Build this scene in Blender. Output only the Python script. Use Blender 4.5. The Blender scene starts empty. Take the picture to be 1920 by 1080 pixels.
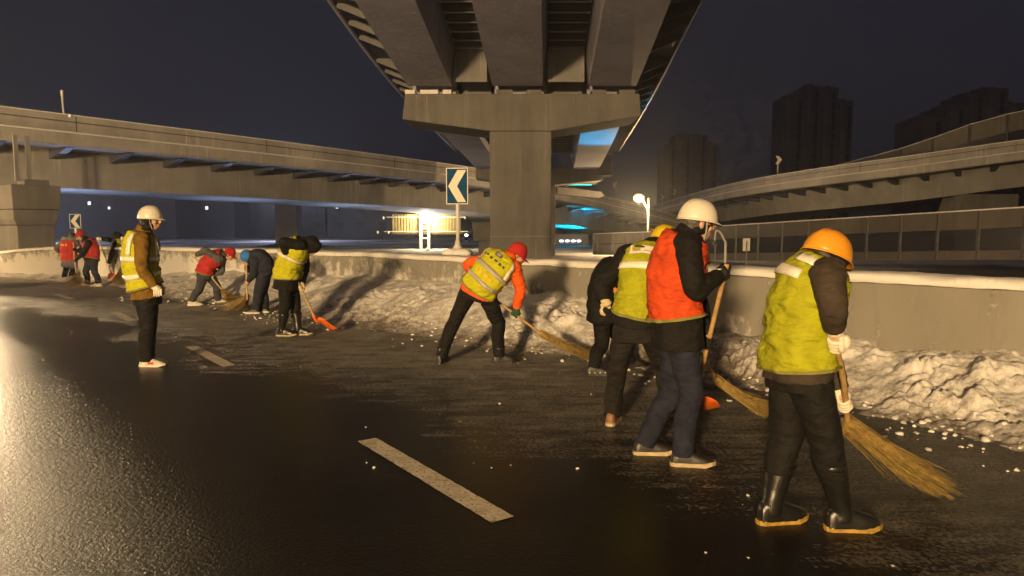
import bpy, bmesh, math, random
import numpy as np
from mathutils import Vector as V, Matrix, noise as mnoise

random.seed(7)
R = math.radians
scene = bpy.context.scene
COL = scene.collection

# ------------------------------------------------------------------ camera, sky, light, exposure
cam_d = bpy.data.cameras.new('camera'); cam = bpy.data.objects.new('camera', cam_d); COL.objects.link(cam)
cam_d.sensor_width = 36; cam_d.lens = 1340 / 1920 * 36; cam_d.clip_start = .05; cam_d.clip_end = 4000
cam.location = (0, 0, 1.6); cam.rotation_euler = (R(90) - math.atan(116 / 1340), 0, 0)
scene.camera = cam

world = bpy.data.worlds.new('World'); scene.world = world; world.use_nodes = True
wn = world.node_tree; wn.nodes.clear()
w_out = wn.nodes.new('ShaderNodeOutputWorld'); w_add = wn.nodes.new('ShaderNodeAddShader')
w_sky = wn.nodes.new('ShaderNodeTexSky'); w_sky.sky_type = 'NISHITA'; w_sky.sun_disc = False
w_sky.sun_elevation = R(-6); w_sky.sun_rotation = R(200); w_sky.air_density = 1.5; w_sky.dust_density = 4
w_b1 = wn.nodes.new('ShaderNodeBackground'); w_b1.inputs['Strength'].default_value = .05
w_b2 = wn.nodes.new('ShaderNodeBackground')          # city light scattered back by low cloud
w_b2.inputs['Color'].default_value = (.0165, .0165, .0245, 1); w_b2.inputs['Strength'].default_value = 1
wn.links.new(w_sky.outputs[0], w_b1.inputs['Color'])
wn.links.new(w_b1.outputs[0], w_add.inputs[0]); wn.links.new(w_b2.outputs[0], w_add.inputs[1])
wn.links.new(w_add.outputs[0], w_out.inputs['Surface'])

scene.view_settings.view_transform = 'Standard'; scene.view_settings.look = 'None'
scene.view_settings.exposure = 0; scene.view_settings.gamma = 1
scene.cycles.use_denoising = True
scene.cycles.max_bounces = 4; scene.cycles.diffuse_bounces = 2; scene.cycles.glossy_bounces = 3
scene.cycles.volume_bounces = 0; scene.cycles.sample_clamp_indirect = 4
scene.cycles.use_adaptive_sampling = True; scene.cycles.adaptive_threshold = .05

def lamp(name, kind, loc, energy, color, size=.15, aim=None, angle=None, blend=.5, parent=None):
    d = bpy.data.lights.new(name, kind); d.energy = energy; d.color = color
    d.shadow_soft_size = size
    o = bpy.data.objects.new(name, d); COL.objects.link(o); o.location = loc
    if aim is not None:
        o.rotation_euler = (V(aim) - V(loc)).to_track_quat('-Z', 'Y').to_euler()
    if kind == 'SPOT':
        d.spot_size = R(angle); d.spot_blend = blend
    if parent: o.parent = parent
    return o

SODIUM = (1.0, .66, .30)
KEY_LOC = (-11.5, -31.0, 6.8)
GLARE_LOC = (-27.0, 32.5, 5.2)

# ------------------------------------------------------------------ helpers
def tag(o, label=None, cat=None, group=None, kind=None):
    if label: o['label'] = label
    if cat: o['category'] = cat
    if group: o['group'] = group
    if kind: o['kind'] = kind
    return o

def empty(name, loc=(0, 0, 0), rz=0):
    o = bpy.data.objects.new(name, None); COL.objects.link(o)
    o.location = loc; o.rotation_euler = (0, 0, rz); o.empty_display_size = .2
    return o

def basis(d, ref=V((0, 0, 1))):
    d = V(d).normalized()
    if abs(d.dot(ref)) > .97: ref = V((1, 0, 0)) if abs(d.x) < .9 else V((0, 1, 0))
    x = d.cross(ref).normalized(); y = x.cross(d).normalized()
    return x, y, d

class MB:
    def __init__(s): s.v = []; s.f = []
    def loft(s, rings, close=True, cap0=True, cap1=True):
        n = len(rings[0]); b = len(s.v)
        for r in rings: s.v.extend([tuple(p) for p in r])
        m = n if close else n - 1
        for i in range(len(rings) - 1):
            for j in range(m):
                a = b + i * n + j; c = b + i * n + (j + 1) % n
                s.f.append((a, c, c + n, a + n))
        if cap0: s.f.append(tuple(b + j for j in reversed(range(n))))
        if cap1: s.f.append(tuple(b + (len(rings) - 1) * n + j for j in range(n)))
        return s
    def box(s, c, size, rz=0, M=None):
        hx, hy, hz = [k / 2 for k in size]; b = len(s.v)
        ca, sa = math.cos(rz), math.sin(rz)
        for x, y, z in ((-1,-1,-1),(1,-1,-1),(1,1,-1),(-1,1,-1),(-1,-1,1),(1,-1,1),(1,1,1),(-1,1,1)):
            p = V((x * hx, y * hy, z * hz))
            if M is not None: p = M @ p
            p = V((p.x * ca - p.y * sa, p.x * sa + p.y * ca, p.z)) + V(c)
            s.v.append(tuple(p))
        for q in ((3,2,1,0),(4,5,6,7),(0,1,5,4),(1,2,6,5),(2,3,7,6),(3,0,4,7)): s.f.append(tuple(b + k for k in q))
        return s
    def tube(s, pts, rad, n=10, sub=0, wob=None, cap=True):
        pts = [V(p) for p in pts]
        if not hasattr(rad, '__len__'): rad = [rad] * len(pts)
        if sub: pts, rad = spline(pts, rad, sub)
        rings = []; x = None
        for i, p in enumerate(pts):
            t = (pts[min(i + 1, len(pts) - 1)] - pts[max(i - 1, 0)]).normalized()
            if x is None: x, y, _ = basis(t)
            else:
                x = (x - t * x.dot(t)).normalized()
            y = t.cross(x).normalized()
            ring = []
            for j in range(n):
                a = 2 * math.pi * j / n; d = x * math.cos(a) + y * math.sin(a)
                r = rad[i]
                if wob: r = r * wob(p + d * r, i / max(1, len(pts) - 1), a)
                ring.append(p + d * r)
            rings.append(ring)
        return s.loft(rings, True, cap, cap)
    def ball(s, c, r, axes=None, n=14, m=9):
        c = V(c); r = (r, r, r) if not hasattr(r, '__len__') else r
        ax = axes or (V((1,0,0)), V((0,1,0)), V((0,0,1))); rings = []
        for i in range(m + 1):
            ph = -math.pi / 2 + math.pi * (i + .02) / (m + .04)
            ring = []
            for j in range(n):
                a = 2 * math.pi * j / n
                ring.append(c + ax[0] * (r[0] * math.cos(ph) * math.cos(a)) + ax[1] * (r[1] * math.cos(ph) * math.sin(a)) + ax[2] * (r[2] * math.sin(ph)))
            rings.append(ring)
        return s.loft(rings)
    def grid(s, pts, closed=False):
        return s.loft(pts, closed, False, False)
    def mesh(s, name):
        me = bpy.data.meshes.new(name); me.from_pydata(s.v, [], s.f); me.update()
        return me
    def build(s, name, mat, parent=None, smooth=False, bevel=0, solid=0):
        me = s.mesh(name)
        o = bpy.data.objects.new(name, me); COL.objects.link(o)
        me.materials.append(mat)
        if smooth: me.polygons.foreach_set('use_smooth', [True] * len(me.polygons))
        if solid:
            md = o.modifiers.new('solid', 'SOLIDIFY'); md.thickness = solid; md.offset = -1
        if bevel:
            md = o.modifiers.new('bevel', 'BEVEL'); md.width = bevel; md.segments = 2; md.limit_method = 'ANGLE'
        if parent: o.parent = parent
        return o
    def remeshed(s, name, mat, parent, voxel, smooth=3, disp=0, dscale=.1):
        """union of all closed shapes collected, as one continuous skin"""
        me = s.mesh(name + '_tmp')
        bm = bmesh.new(); bm.from_mesh(me); bmesh.ops.recalc_face_normals(bm, faces=bm.faces); bm.to_mesh(me); bm.free()
        t = bpy.data.objects.new('tmp', me); COL.objects.link(t)
        md = t.modifiers.new('r', 'REMESH'); md.mode = 'VOXEL'; md.voxel_size = voxel; md.use_smooth_shade = True
        if smooth:
            ms = t.modifiers.new('s', 'SMOOTH'); ms.factor = .5; ms.iterations = smooth
        if disp:
            tx = bpy.data.textures.get('fold%.3f' % dscale)
            if tx is None:
                tx = bpy.data.textures.new('fold%.3f' % dscale, 'CLOUDS'); tx.noise_scale = dscale; tx.noise_depth = 2
            dm = t.modifiers.new('d', 'DISPLACE'); dm.texture = tx; dm.strength = disp; dm.mid_level = .5; dm.texture_coords = 'GLOBAL'
        dg = bpy.context.evaluated_depsgraph_get(); dg.update()
        nm = bpy.data.meshes.new_from_object(t.evaluated_get(dg)); nm.name = name
        bpy.data.objects.remove(t); bpy.data.meshes.remove(me)
        nm.materials.clear(); nm.materials.append(mat)
        nm.polygons.foreach_set('use_smooth', [True] * len(nm.polygons))
        o = bpy.data.objects.new(name, nm); COL.objects.link(o)
        if parent: o.parent = parent
        return o

def spline(pts, rad, sub):
    P = [pts[0] * 2 - pts[1]] + pts + [pts[-1] * 2 - pts[-2]]
    op, orr = [], []
    for i in range(len(pts) - 1):
        p0, p1, p2, p3 = P[i:i + 4]
        for k in range(sub):
            t = k / sub
            op.append(.5 * ((2 * p1) + (p2 - p0) * t + (2 * p0 - 5 * p1 + 4 * p2 - p3) * t * t + (3 * p1 - p0 - 3 * p2 + p3) * t ** 3))
            orr.append(rad[i] + (rad[i + 1] - rad[i]) * t)
    op.append(pts[-1]); orr.append(rad[-1])
    return op, orr

def share(src, name, loc=None, parent=None, rot=None, scale=None):
    o = bpy.data.objects.new(name, src.data); COL.objects.link(o)
    for md in src.modifiers:
        m2 = o.modifiers.new(md.name, md.type)
        if md.type == 'BEVEL': m2.width = md.width; m2.segments = md.segments; m2.limit_method = md.limit_method
    if loc is not None: o.location = loc
    if rot is not None: o.rotation_euler = rot
    if scale is not None: o.scale = scale
    if parent: o.parent = parent
    return o

# ------------------------------------------------------------------ numpy noise
_rng = np.random.RandomState(5); _perm = _rng.permutation(512).astype(np.int64); _perm = np.concatenate([_perm, _perm]); _val = _rng.rand(512)
def _h(ix, iy): return _perm[(_perm[ix & 511] + iy) & 511]
def vnoise(x, y):
    ix = np.floor(x).astype(np.int64); iy = np.floor(y).astype(np.int64); fx = x - ix; fy = y - iy
    fx = fx * fx * (3 - 2 * fx); fy = fy * fy * (3 - 2 * fy)
    a = _val[_h(ix, iy)]; b = _val[_h(ix + 1, iy)]; c = _val[_h(ix, iy + 1)]; d = _val[_h(ix + 1, iy + 1)]
    return (a * (1 - fx) + b * fx) * (1 - fy) + (c * (1 - fx) + d * fx) * fy
def fbm(x, y, o=4):
    s = 0; a = .5; t = 0
    for k in range(o):
        s = s + a * vnoise(x * 2 ** k + 17.3 * k, y * 2 ** k + 9.1 * k); t += a; a *= .5
    return s / t
def domes(x, y, rmin=.35, rmax=.95):
    """rounded clods on a jittered grid of unit cells: height 0..1"""
    ix = np.floor(x).astype(np.int64); iy = np.floor(y).astype(np.int64); best = np.zeros_like(x)
    for dx in (-1, 0, 1):
        for dy in (-1, 0, 1):
            cx, cy = ix + dx, iy + dy
            h1 = _val[_h(cx, cy)]; h2 = _val[_h(cx + 91, cy + 37)]; h3 = _val[_h(cx + 13, cy + 191)]
            r = rmin + (rmax - rmin) * h3 ** 2
            d2 = ((cx + h1 - x) ** 2 + (cy + h2 - y) ** 2) / (r * r)
            best = np.maximum(best, np.sqrt(np.maximum(0, 1 - d2)) * r)
    return best

# ------------------------------------------------------------------ materials
def new_mat(name):
    m = bpy.data.materials.new(name); m.use_nodes = True
    nt = m.node_tree; return m, nt, nt.nodes['Principled BSDF']

def mixc(nt, fac, a, b):
    n = nt.nodes.new('ShaderNodeMix'); n.data_type = 'RGBA'
    if isinstance(fac, (int, float)): n.inputs[0].default_value = fac
    else: nt.links.new(fac, n.inputs[0])
    for k, c in ((6, a), (7, b)):
        if isinstance(c, tuple): n.inputs[k].default_value = (*c[:3], 1)
        else: nt.links.new(c, n.inputs[k])
    return n.outputs[2]

def tex(nt, scale, detail=3, rough=.55, kind='ShaderNodeTexNoise', co=None, coord='Object', stretch=None):
    t = nt.nodes.new(kind); t.inputs['Scale'].default_value = scale
    if 'Detail' in t.inputs: t.inputs['Detail'].default_value = detail
    if 'Roughness' in t.inputs: t.inputs['Roughness'].default_value = rough
    if co is None:
        c = nt.nodes.new('ShaderNodeTexCoord'); co = c.outputs[coord]
    if stretch:
        mp = nt.nodes.new('ShaderNodeMapping'); mp.inputs['Scale'].default_value = stretch
        nt.links.new(co, mp.inputs[0]); co = mp.outputs[0]
    nt.links.new(co, t.inputs['Vector'])
    return t

def ramp(nt, src, stops):
    r = nt.nodes.new('ShaderNodeValToRGB'); e = r.color_ramp.elements
    while len(e) < len(stops): e.new(.5)
    for k, (p, c) in enumerate(stops):
        e[k].position = p; e[k].color = (c, c, c, 1) if isinstance(c, (int, float)) else (*c[:3], 1)
    nt.links.new(src, r.inputs[0]); return r.outputs[0]

def bump(nt, b, h, strength=.3, dist=.01, prev=None):
    n = nt.nodes.new('ShaderNodeBump'); n.inputs['Strength'].default_value = strength; n.inputs['Distance'].default_value = dist
    nt.links.new(h, n.inputs['Height'])
    if prev is not None: nt.links.new(prev, n.inputs['Normal'])
    if b is not None: nt.links.new(n.outputs[0], b.inputs['Normal'])
    return n.outputs[0]

def simple(name, col, rough=.6, var=.25, scale=6, metal=0, bscale=None, bstr=.2, bdist=.004, coat=0, spec=None):
    m, nt, b = new_mat(name)
    t = tex(nt, scale, 4)
    dark = tuple(c * (1 - var) for c in col); lite = tuple(min(1, c * (1 + var * .6)) for c in col)
    nt.links.new(mixc(nt, ramp(nt, t.outputs[0], [(.3, 0), (.7, 1)]), dark, lite), b.inputs['Base Color'])
    b.inputs['Roughness'].default_value = rough; b.inputs['Metallic'].default_value = metal
    if coat: b.inputs['Coat Weight'].default_value = coat
    if spec is not None: b.inputs['Specular IOR Level'].default_value = spec
    if bscale: bump(nt, b, tex(nt, bscale, 3).outputs[0], bstr, bdist)
    return m

def cloth(name, col, rough=.85, var=.25, sheen=0, fold=.5):
    m, nt, b = new_mat(name)
    t = tex(nt, 9, 4, .6)
    dark = tuple(c * (1 - var) for c in col); lite = tuple(min(1, c * (1 + var * .5)) for c in col)
    nt.links.new(mixc(nt, ramp(nt, t.outputs[0], [(.32, 0), (.68, 1)]), dark, lite), b.inputs['Base Color'])
    b.inputs['Roughness'].default_value = rough; b.inputs['Specular IOR Level'].default_value = .22
    if sheen: b.inputs['Sheen Weight'].default_value = sheen
    f = tex(nt, 13, 2, .4, stretch=(1, 1, 2.2))
    n1 = bump(nt, None, f.outputs[0], fold, .03)
    w = tex(nt, 260, 1); bump(nt, b, w.outputs[0], .25, .0015, n1)
    return m

def emit(name, col, strength):
    m, nt, b = new_mat(name)
    b.inputs['Base Color'].default_value = (*col, 1); b.inputs['Emission Color'].default_value = (*col, 1); b.inputs['Emission Strength'].default_value = strength
    return m

def concrete(name, col, streak=.35, rough=.8):
    m, nt, b = new_mat(name)
    big = tex(nt, .7, 5, .6); st = tex(nt, 2.2, 4, .6, stretch=(1, 1, .09)); fine = tex(nt, 14, 4, .6)
    c1 = mixc(nt, ramp(nt, big.outputs[0], [(.3, 0), (.7, 1)]), tuple(k * .72 for k in col), tuple(k * 1.12 for k in col))
    c2 = mixc(nt, ramp(nt, st.outputs[0], [(.48, 0), (.72, streak)]), c1, tuple(k * .5 for k in col))
    c3 = mixc(nt, ramp(nt, fine.outputs[0], [(.55, 0), (.8, .3)]), c2, tuple(min(1, k * 1.35) for k in col))
    dr = tex(nt, 6, 4, .7, stretch=(1, 1, .04)); zone = tex(nt, .5, 2)
    dm = nt.nodes.new('ShaderNodeMath'); dm.operation = 'MULTIPLY'; nt.links.new(ramp(nt, dr.outputs[0], [(.54, 0), (.66, .75)]), dm.inputs[0]); nt.links.new(ramp(nt, zone.outputs[0], [(.42, 0), (.62, 1)]), dm.inputs[1])
    c3 = mixc(nt, dm.outputs[0], c3, tuple(min(1, k * 1.55) for k in col))
    nt.links.new(c3, b.inputs['Base Color']); b.inputs['Roughness'].default_value = rough
    bump(nt, b, fine.outputs[0], .25, .01)
    return m

M = {}
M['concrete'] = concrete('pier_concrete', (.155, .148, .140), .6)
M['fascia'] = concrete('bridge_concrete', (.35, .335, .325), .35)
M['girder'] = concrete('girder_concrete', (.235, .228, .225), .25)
M['steel'] = concrete('painted_steel', (.33, .33, .43), .12, .55)
M['steel_dark'] = simple('dark_steel', (.10, .10, .11), .55, .3, 3)
M['rail'] = simple('galvanised', (.21, .20, .19), .5, .25, 8, .6)
M['snow_ledge'] = simple('ledge_snow', (.74, .73, .72), .7, .12, 9, 0, 20, .4, .02)
M['white_paint'] = simple('white_enamel', (.62, .60, .56), .4, .1, 8)
M['wood'] = simple('wood_handle', (.40, .25, .10), .6, .35, 20, 0, 60, .2)
M['wood_pale'] = simple('pale_wood_handle', (.50, .36, .18), .6, .3, 20, 0, 60, .2)
M['straw'] = simple('straw', (.36, .25, .075), .8, .55, 25)
M['twine'] = simple('twine', (.25, .13, .04), .8, .4, 40)
M['orange_plastic'] = simple('orange_plastic', (.80, .16, .02), .4, .2, 10)
M['rubber'] = simple('wet_rubber', (.012, .012, .012), .36, .4, 8, 0, 30, .25)
M['sole_yellow'] = simple('yellow_sole', (.34, .21, .04), .6, .5, 20)
M['sole_tan'] = simple('tan_sole', (.42, .33, .20), .6, .3, 20)
M['sole_white'] = simple('white_sole', (.65, .60, .52), .5, .2, 20)
M['leather_black'] = simple('black_leather', (.018, .016, .015), .45, .4, 15, 0, 40, .3)
M['leather_tan'] = simple('tan_leather', (.22, .11, .045), .6, .35, 15, 0, 40, .3)
M['canvas_cream'] = simple('cream_canvas', (.55, .50, .40), .7, .25, 20)
M['red_trim'] = simple('red_trim', (.45, .03, .02), .5, .2, 20)
M['skin'] = simple('skin', (.48, .27, .18), .5, .18, 14, 0, 90, .1, .001)
M['eye'] = simple('eye', (.04, .03, .025), .15, .1, 10)
M['hair'] = simple('dark_hair', (.022, .018, .016), .55, .5, 60, 0, 160, .6, .004)
M['hair_grey'] = simple('greying_hair', (.06, .055, .05), .55, .6, 60, 0, 160, .6, .004)
M['helmet_white'] = simple('white_shell', (.66, .62, .53), .30, .06, 4, coat=.3)
M['helmet_orange'] = simple('orange_shell', (.72, .30, .02), .34, .1, 5, coat=.3)
M['helmet_yellow'] = simple('yellow_shell', (.60, .43, .012), .34, .1, 5, coat=.3)
M['strap'] = simple('webbing', (.30, .29, .26), .8, .2, 40)
M['glove_white'] = cloth('cotton_glove', (.72, .66, .55), .9, .18, .1, .3)
M['glove_cream'] = cloth('cream_glove', (.60, .50, .30), .9, .3, .1, .3)
M['glove_black'] = cloth('black_glove', (.016, .015, .015), .8, .3)
M['glove_green'] = cloth('green_glove', (.035, .085, .045), .85, .3)
M['vest_lime'] = cloth('lime_vest', (.32, .33, .012), .8, .2, 0, .95)
M['vest_yellow'] = cloth('yellow_vest', (.47, .455, .014), .8, .16, 0, .8)
M['vest_orange'] = cloth('orange_vest', (.52, .060, .012), .78, .2, 0, .95)
M['vest_red'] = cloth('red_vest', (.42, .030, .026), .78, .16, 0, .5)
M['reflect'] = simple('reflective_tape', (.72, .68, .58), .35, .08, 14, 0, 120, .15, .001)
M['reflect_grey'] = simple('worn_reflective_tape', (.36, .33, .28), .4, .15, 14, 0, 120, .15, .001)
M['patch_white'] = simple('printed_label', (.68, .64, .56), .6, .08, 14)
M['ink'] = simple('dark_print', (.05, .05, .06), .7, .1, 10)
M['ink_blue'] = simple('blue_print', (.05, .06, .12), .7, .1, 10)
M['ink_pink'] = simple('pink_print', (.45, .28, .26), .7, .1, 10)
M['ink_yellow'] = simple('yellow_print', (.85, .45, .03), .7, .1, 10)
M['ink_lilac'] = simple('lilac_print', (.38, .26, .40), .7, .1, 10)
M['cloth_black'] = cloth('black_fabric', (.009, .0085, .0085), .8, .35, 0, .6)
M['cloth_char'] = cloth('charcoal_fabric', (.013, .012, .0115), .8, .35, 0, .6)
M['cloth_brown'] = cloth('dark_brown_fabric', (.045, .034, .026), .8, .3, 0, .6)
M['cloth_olive'] = cloth('mustard_fabric', (.17, .095, .014), .85, .3, 0, .6)
M['cloth_orange'] = cloth('orange_padded', (.72, .10, .012), .7, .2, 0, .8)
M['cloth_blue'] = cloth('blue_hood', (.04, .17, .50), .8, .25, 0, .6)
M['cloth_navy'] = cloth('navy_fabric', (.022, .026, .042), .85, .35, 0, .6)
M['denim'] = cloth('denim', (.017, .020, .036), .9, .4, 0, .6)
M['denim_grey'] = cloth('grey_denim', (.055, .060, .070), .9, .35, 0, .6)
M['cloth_grey'] = cloth('grey_fabric', (.10, .10, .10), .85, .3, 0, .6)
M['cloth_lilac'] = cloth('lilac_fabric', (.12, .11, .17), .85, .2, 0, .5)
M['cap_red'] = cloth('red_cap', (.40, .022, .018), .8, .2, 0, .25)
M['fur'] = simple('grey_fur', (.20, .18, .15), .95, .5, 50, 0, 120, .8, .01)
M['glass_dark'] = simple('smoked_panel', (.035, .036, .045), .25, .2, 2)
M['panel'] = concrete('noise_panel', (.12, .107, .096), .2, .6)
M['tower'] = simple('tower_wall', (.27, .215, .205), .9, .35, .15)
M['tower_band'] = simple('tower_band', (.34, .27, .255), .9, .3, .15)
M['tower_dark'] = simple('tower_recess', (.045, .038, .040), .9, .3, .2)
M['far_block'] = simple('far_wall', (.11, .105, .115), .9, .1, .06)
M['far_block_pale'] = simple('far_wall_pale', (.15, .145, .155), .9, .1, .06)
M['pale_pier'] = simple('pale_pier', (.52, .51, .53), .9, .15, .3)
M['sign_blue'] = simple('sign_blue', (.008, .062, .155), .75, .1, 6, spec=.1)
M['sign_white'] = simple('sign_white', (.74, .69, .58), .7, .06, 6, spec=.1)
M['lamp_glow'] = emit('sodium_lamp', (1, .52, .20), 6)
M['far_window'] = simple('far_pane', (.085, .082, .090), .7, .1, .3)
M['flood_glow'] = emit('floodlight', (1, .80, .42), 60)
M['white_glow'] = emit('white_lamp', (.85, .92, 1), 12)
M['window_glow'] = emit('lit_window', (.80, .88, 1), 1.6)
M['cyan_glow'] = emit('cyan_strip', (.03, .62, .62), 1.2)
M['bracket'] = simple('bracket_steel', (.05, .055, .085), .6, .2, 3)
M['red_glow'] = emit('tail_lamp', (1, .35, .2), 2)
M['billboard'] = simple('sign_back', (.34, .29, .15), .6, .25, 3)
M['seam'] = cloth('vest_binding', (.20, .20, .05), .85, .2)
M['groove'] = simple('dark_groove', (.10, .092, .085), .9, .2, 4)

# ================================================================== SETTING
def np_spline(pts, step):
    pts = [V(p) for p in pts]; op, _ = spline(pts, [0] * len(pts), 24)
    A = np.array([tuple(p) for p in op]); d = np.r_[0, np.cumsum(np.linalg.norm(np.diff(A[:, :2], axis=0), axis=1))]
    return A, d
WALL_A, WALL_D = np_spline([(12.4, -2.2, 1.1), (10.4, 0, 1.1), (8.5, 2.05, 1.1), (6.5, 4.2, 1.1), (4.53, 6.3, 1.1), (2.61, 8.55, 1.08), (.45, 11.05, 1.06), (-1.63, 13.2, 1.05),
    (-4.25, 15.6, 1.04), (-8.9, 18.9, 1.02), (-13.9, 21.8, .95), (-18.2, 23.9, .70), (-25, 26.6, .68), (-36, 30, .68), (-55, 34, .68)], .2)
WALL_LEN = float(WALL_D[-1])
def wall(s):
    s = np.atleast_1d(np.asarray(s, float))
    P = np.stack([np.interp(s, WALL_D, WALL_A[:, k]) for k in range(3)], 1)
    e = .15
    a = np.stack([np.interp(s - e, WALL_D, WALL_A[:, k]) for k in range(2)], 1); b = np.stack([np.interp(s + e, WALL_D, WALL_A[:, k]) for k in range(2)], 1)
    t = b - a; t /= np.linalg.norm(t, axis=1)[:, None] + 1e-9
    n = np.stack([-t[:, 1], t[:, 0]], 1)          # towards the road
    return P, t, n
def svals(s0, s1, fn):
    o = [s0]
    while o[-1] < s1: o.append(o[-1] + fn(o[-1]))
    return np.array(o)
def grid_mesh(name, P, mat, uv=None, attrs=None, kind=None, smooth=True):
    """P: (n,m,3) array"""
    n, m, _ = P.shape
    me = bpy.data.meshes.new(name); idx = np.arange(n * m).reshape(n, m)
    F = np.stack([idx[:-1, :-1], idx[1:, :-1], idx[1:, 1:], idx[:-1, 1:]], -1).reshape(-1, 4)
    me.vertices.add(n * m); me.vertices.foreach_set('co', P.reshape(-1).astype(np.float32))
    me.loops.add(F.size); me.loops.foreach_set('vertex_index', F.reshape(-1).astype(np.int32))
    me.polygons.add(len(F)); me.polygons.foreach_set('loop_start', np.arange(0, F.size, 4, dtype=np.int32))
    me.polygons.foreach_set('use_smooth', np.full(len(F), smooth))
    me.update(calc_edges=True); me.validate()
    for k, a in (attrs or {}).items():
        at = me.attributes.new(k, 'FLOAT', 'POINT'); at.data.foreach_set('value', a.reshape(-1).astype(np.float32))
    me.materials.append(mat)
    o = bpy.data.objects.new(name, me); COL.objects.link(o)
    if kind: o['kind'] = kind
    return o
sm = lambda a, b, x: (lambda t: t * t * (3 - 2 * t))(np.clip((x - a) / (b - a), 0, 1))

# ---- ground far below and around
def mat_ground():
    m, nt, b = new_mat('snowy_ground')
    t = tex(nt, .12, 5, .6); t2 = tex(nt, 1.3, 4, .6)
    c = mixc(nt, ramp(nt, t.outputs[0], [(.42, 0), (.58, 1)]), (.10, .10, .11), (.50, .50, .55))
    c = mixc(nt, ramp(nt, t2.outputs[0], [(.5, 0), (.7, .5)]), c, (.09, .085, .08))
    nt.links.new(c, b.inputs['Base Color']); b.inputs['Roughness'].default_value = .8
    bump(nt, b, t2.outputs[0], .4, .08); return m
g = MB(); N = 40
g.grid([[(-1600 + 3200 * i / N, -700 + 2700 * j / N, -.30) for i in range(N + 1)] for j in range(N + 1)])
tag(g.build('ground', mat_ground()), kind='structure')

# ---- wet asphalt road
def mat_road():
    m, nt, b = new_mat('wet_asphalt')
    at = nt.nodes.new('ShaderNodeAttribute'); at.attribute_name = 'slush'
    co = nt.nodes.new('ShaderNodeTexCoord').outputs['Object']
    agg = tex(nt, 90, 2, .6, co=co); agg2 = tex(nt, 34, 4, .7, co=co); mid = tex(nt, 3.2, 5, .65, co=co); big = tex(nt, .55, 4, .6, co=co)
    swp = tex(nt, 1.5, 5, .7, co=co, stretch=(1, 1, 1))
    mp = nt.nodes.new('ShaderNodeMapping'); mp.inputs['Rotation'].default_value = (0, 0, R(-48)); mp.inputs['Scale'].default_value = (.9, 5.5, 1)
    nt.links.new(co, mp.inputs[0]); nt.links.new(mp.outputs[0], swp.inputs['Vector'])
    # slush mask = amount + swept streaks + clumps
    def math_(op, a, b_, clamp=False):
        n = nt.nodes.new('ShaderNodeMath'); n.operation = op; n.use_clamp = clamp
        for k, x in ((0, a), (1, b_)):
            if isinstance(x, (int, float)): n.inputs[k].default_value = x
            else: nt.links.new(x, n.inputs[k])
        return n.outputs[0]
    k = math_('ADD', math_('MULTIPLY', math_('SUBTRACT', swp.outputs[0], .5), 1.5), math_('MULTIPLY', math_('SUBTRACT', mid.outputs[0], .5), 1.2))
    k = math_('ADD', k, math_('MULTIPLY', math_('SUBTRACT', agg2.outputs[0], .5), 2.2))
    amt = at.outputs['Fac']
    k = math_('ADD', amt, math_('MULTIPLY', k, math_('MULTIPLY', math_('MULTIPLY', math_('ADD', amt, .10), math_('SUBTRACT', 1.25, amt)), 1.75)), True)
    mask = math_('MULTIPLY', ramp(nt, k, [(.24, 0), (.74, 1)]), math_('MULTIPLY', amt, 12.0, True))
    grains = tex(nt, 75, 3, .8, co=co); gden = ramp(nt, mid.outputs[0], [(.35, .25), (.65, 1)])
    asph = mixc(nt, agg.outputs[0], (.004, .004, .0042), (.016, .015, .0145))
    asph = mixc(nt, ramp(nt, mid.outputs[0], [(.4, 0), (.7, .5)]), asph, (.006, .0055, .0055))
    sl = mixc(nt, mid.outputs[0], (.30, .26, .22), (.66, .62, .57))
    asph = mixc(nt, math_('MULTIPLY', ramp(nt, grains.outputs[0], [(.60, 0), (.68, 1)]), gden), asph, (.17, .15, .13))  # pale ice grains; wet sparkle is painted in as the same specks
    sl = mixc(nt, math_('MULTIPLY', ramp(nt, grains.outputs[0], [(.40, 1), (.52, 0)]), .75), sl, (.04, .035, .03))
    nt.links.new(mixc(nt, mask, asph, sl), b.inputs['Base Color'])
    rwet = ramp(nt, big.outputs[0], [(.2, .29), (.8, .34)])
    rr = nt.nodes.new('ShaderNodeMix'); nt.links.new(mask, rr.inputs[0]); nt.links.new(rwet, rr.inputs[2]); rr.inputs[3].default_value = .62
    nt.links.new(rr.outputs[0], b.inputs['Roughness']); b.inputs['Specular IOR Level'].default_value = .22
    aw = nt.nodes.new('ShaderNodeAttribute'); aw.attribute_name = 'loose'
    rough_patch = math_('ADD', ramp(nt, big.outputs[0], [(.38, .15), (.60, .6)]), math_('MULTIPLY', aw.outputs['Fac'], ramp(nt, mid.outputs[0], [(.25, 2.6), (.75, 4.2)])))
    h = math_('MULTIPLY', math_('ADD', math_('MULTIPLY', agg.outputs[0], .5), math_('MULTIPLY', agg2.outputs[0], 1.0)), rough_patch)
    n1 = bump(nt, None, h, .6, .012)
    hs = math_('MULTIPLY', math_('ADD', math_('MULTIPLY', agg2.outputs[0], 1.0), mid.outputs[0]), mask)
    bump(nt, b, hs, 1.0, .06, n1)
    return m
SR = svals(.5, WALL_LEN - 1, lambda s: .22 if s < 40 else .6)
WR = np.r_[np.arange(-.05, 5.8, .2), np.arange(5.8, 9.2, .05), np.arange(9.2, 26, .8)]
P_, t_, n_ = wall(SR)
G = np.zeros((len(SR), len(WR), 3)); G[..., 0] = P_[:, None, 0] + n_[:, None, 0] * WR; G[..., 1] = P_[:, None, 1] + n_[:, None, 1] * WR
S2, W2 = np.meshgrid(SR, WR, indexing='ij')
far = sm(29, 35, S2)
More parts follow.
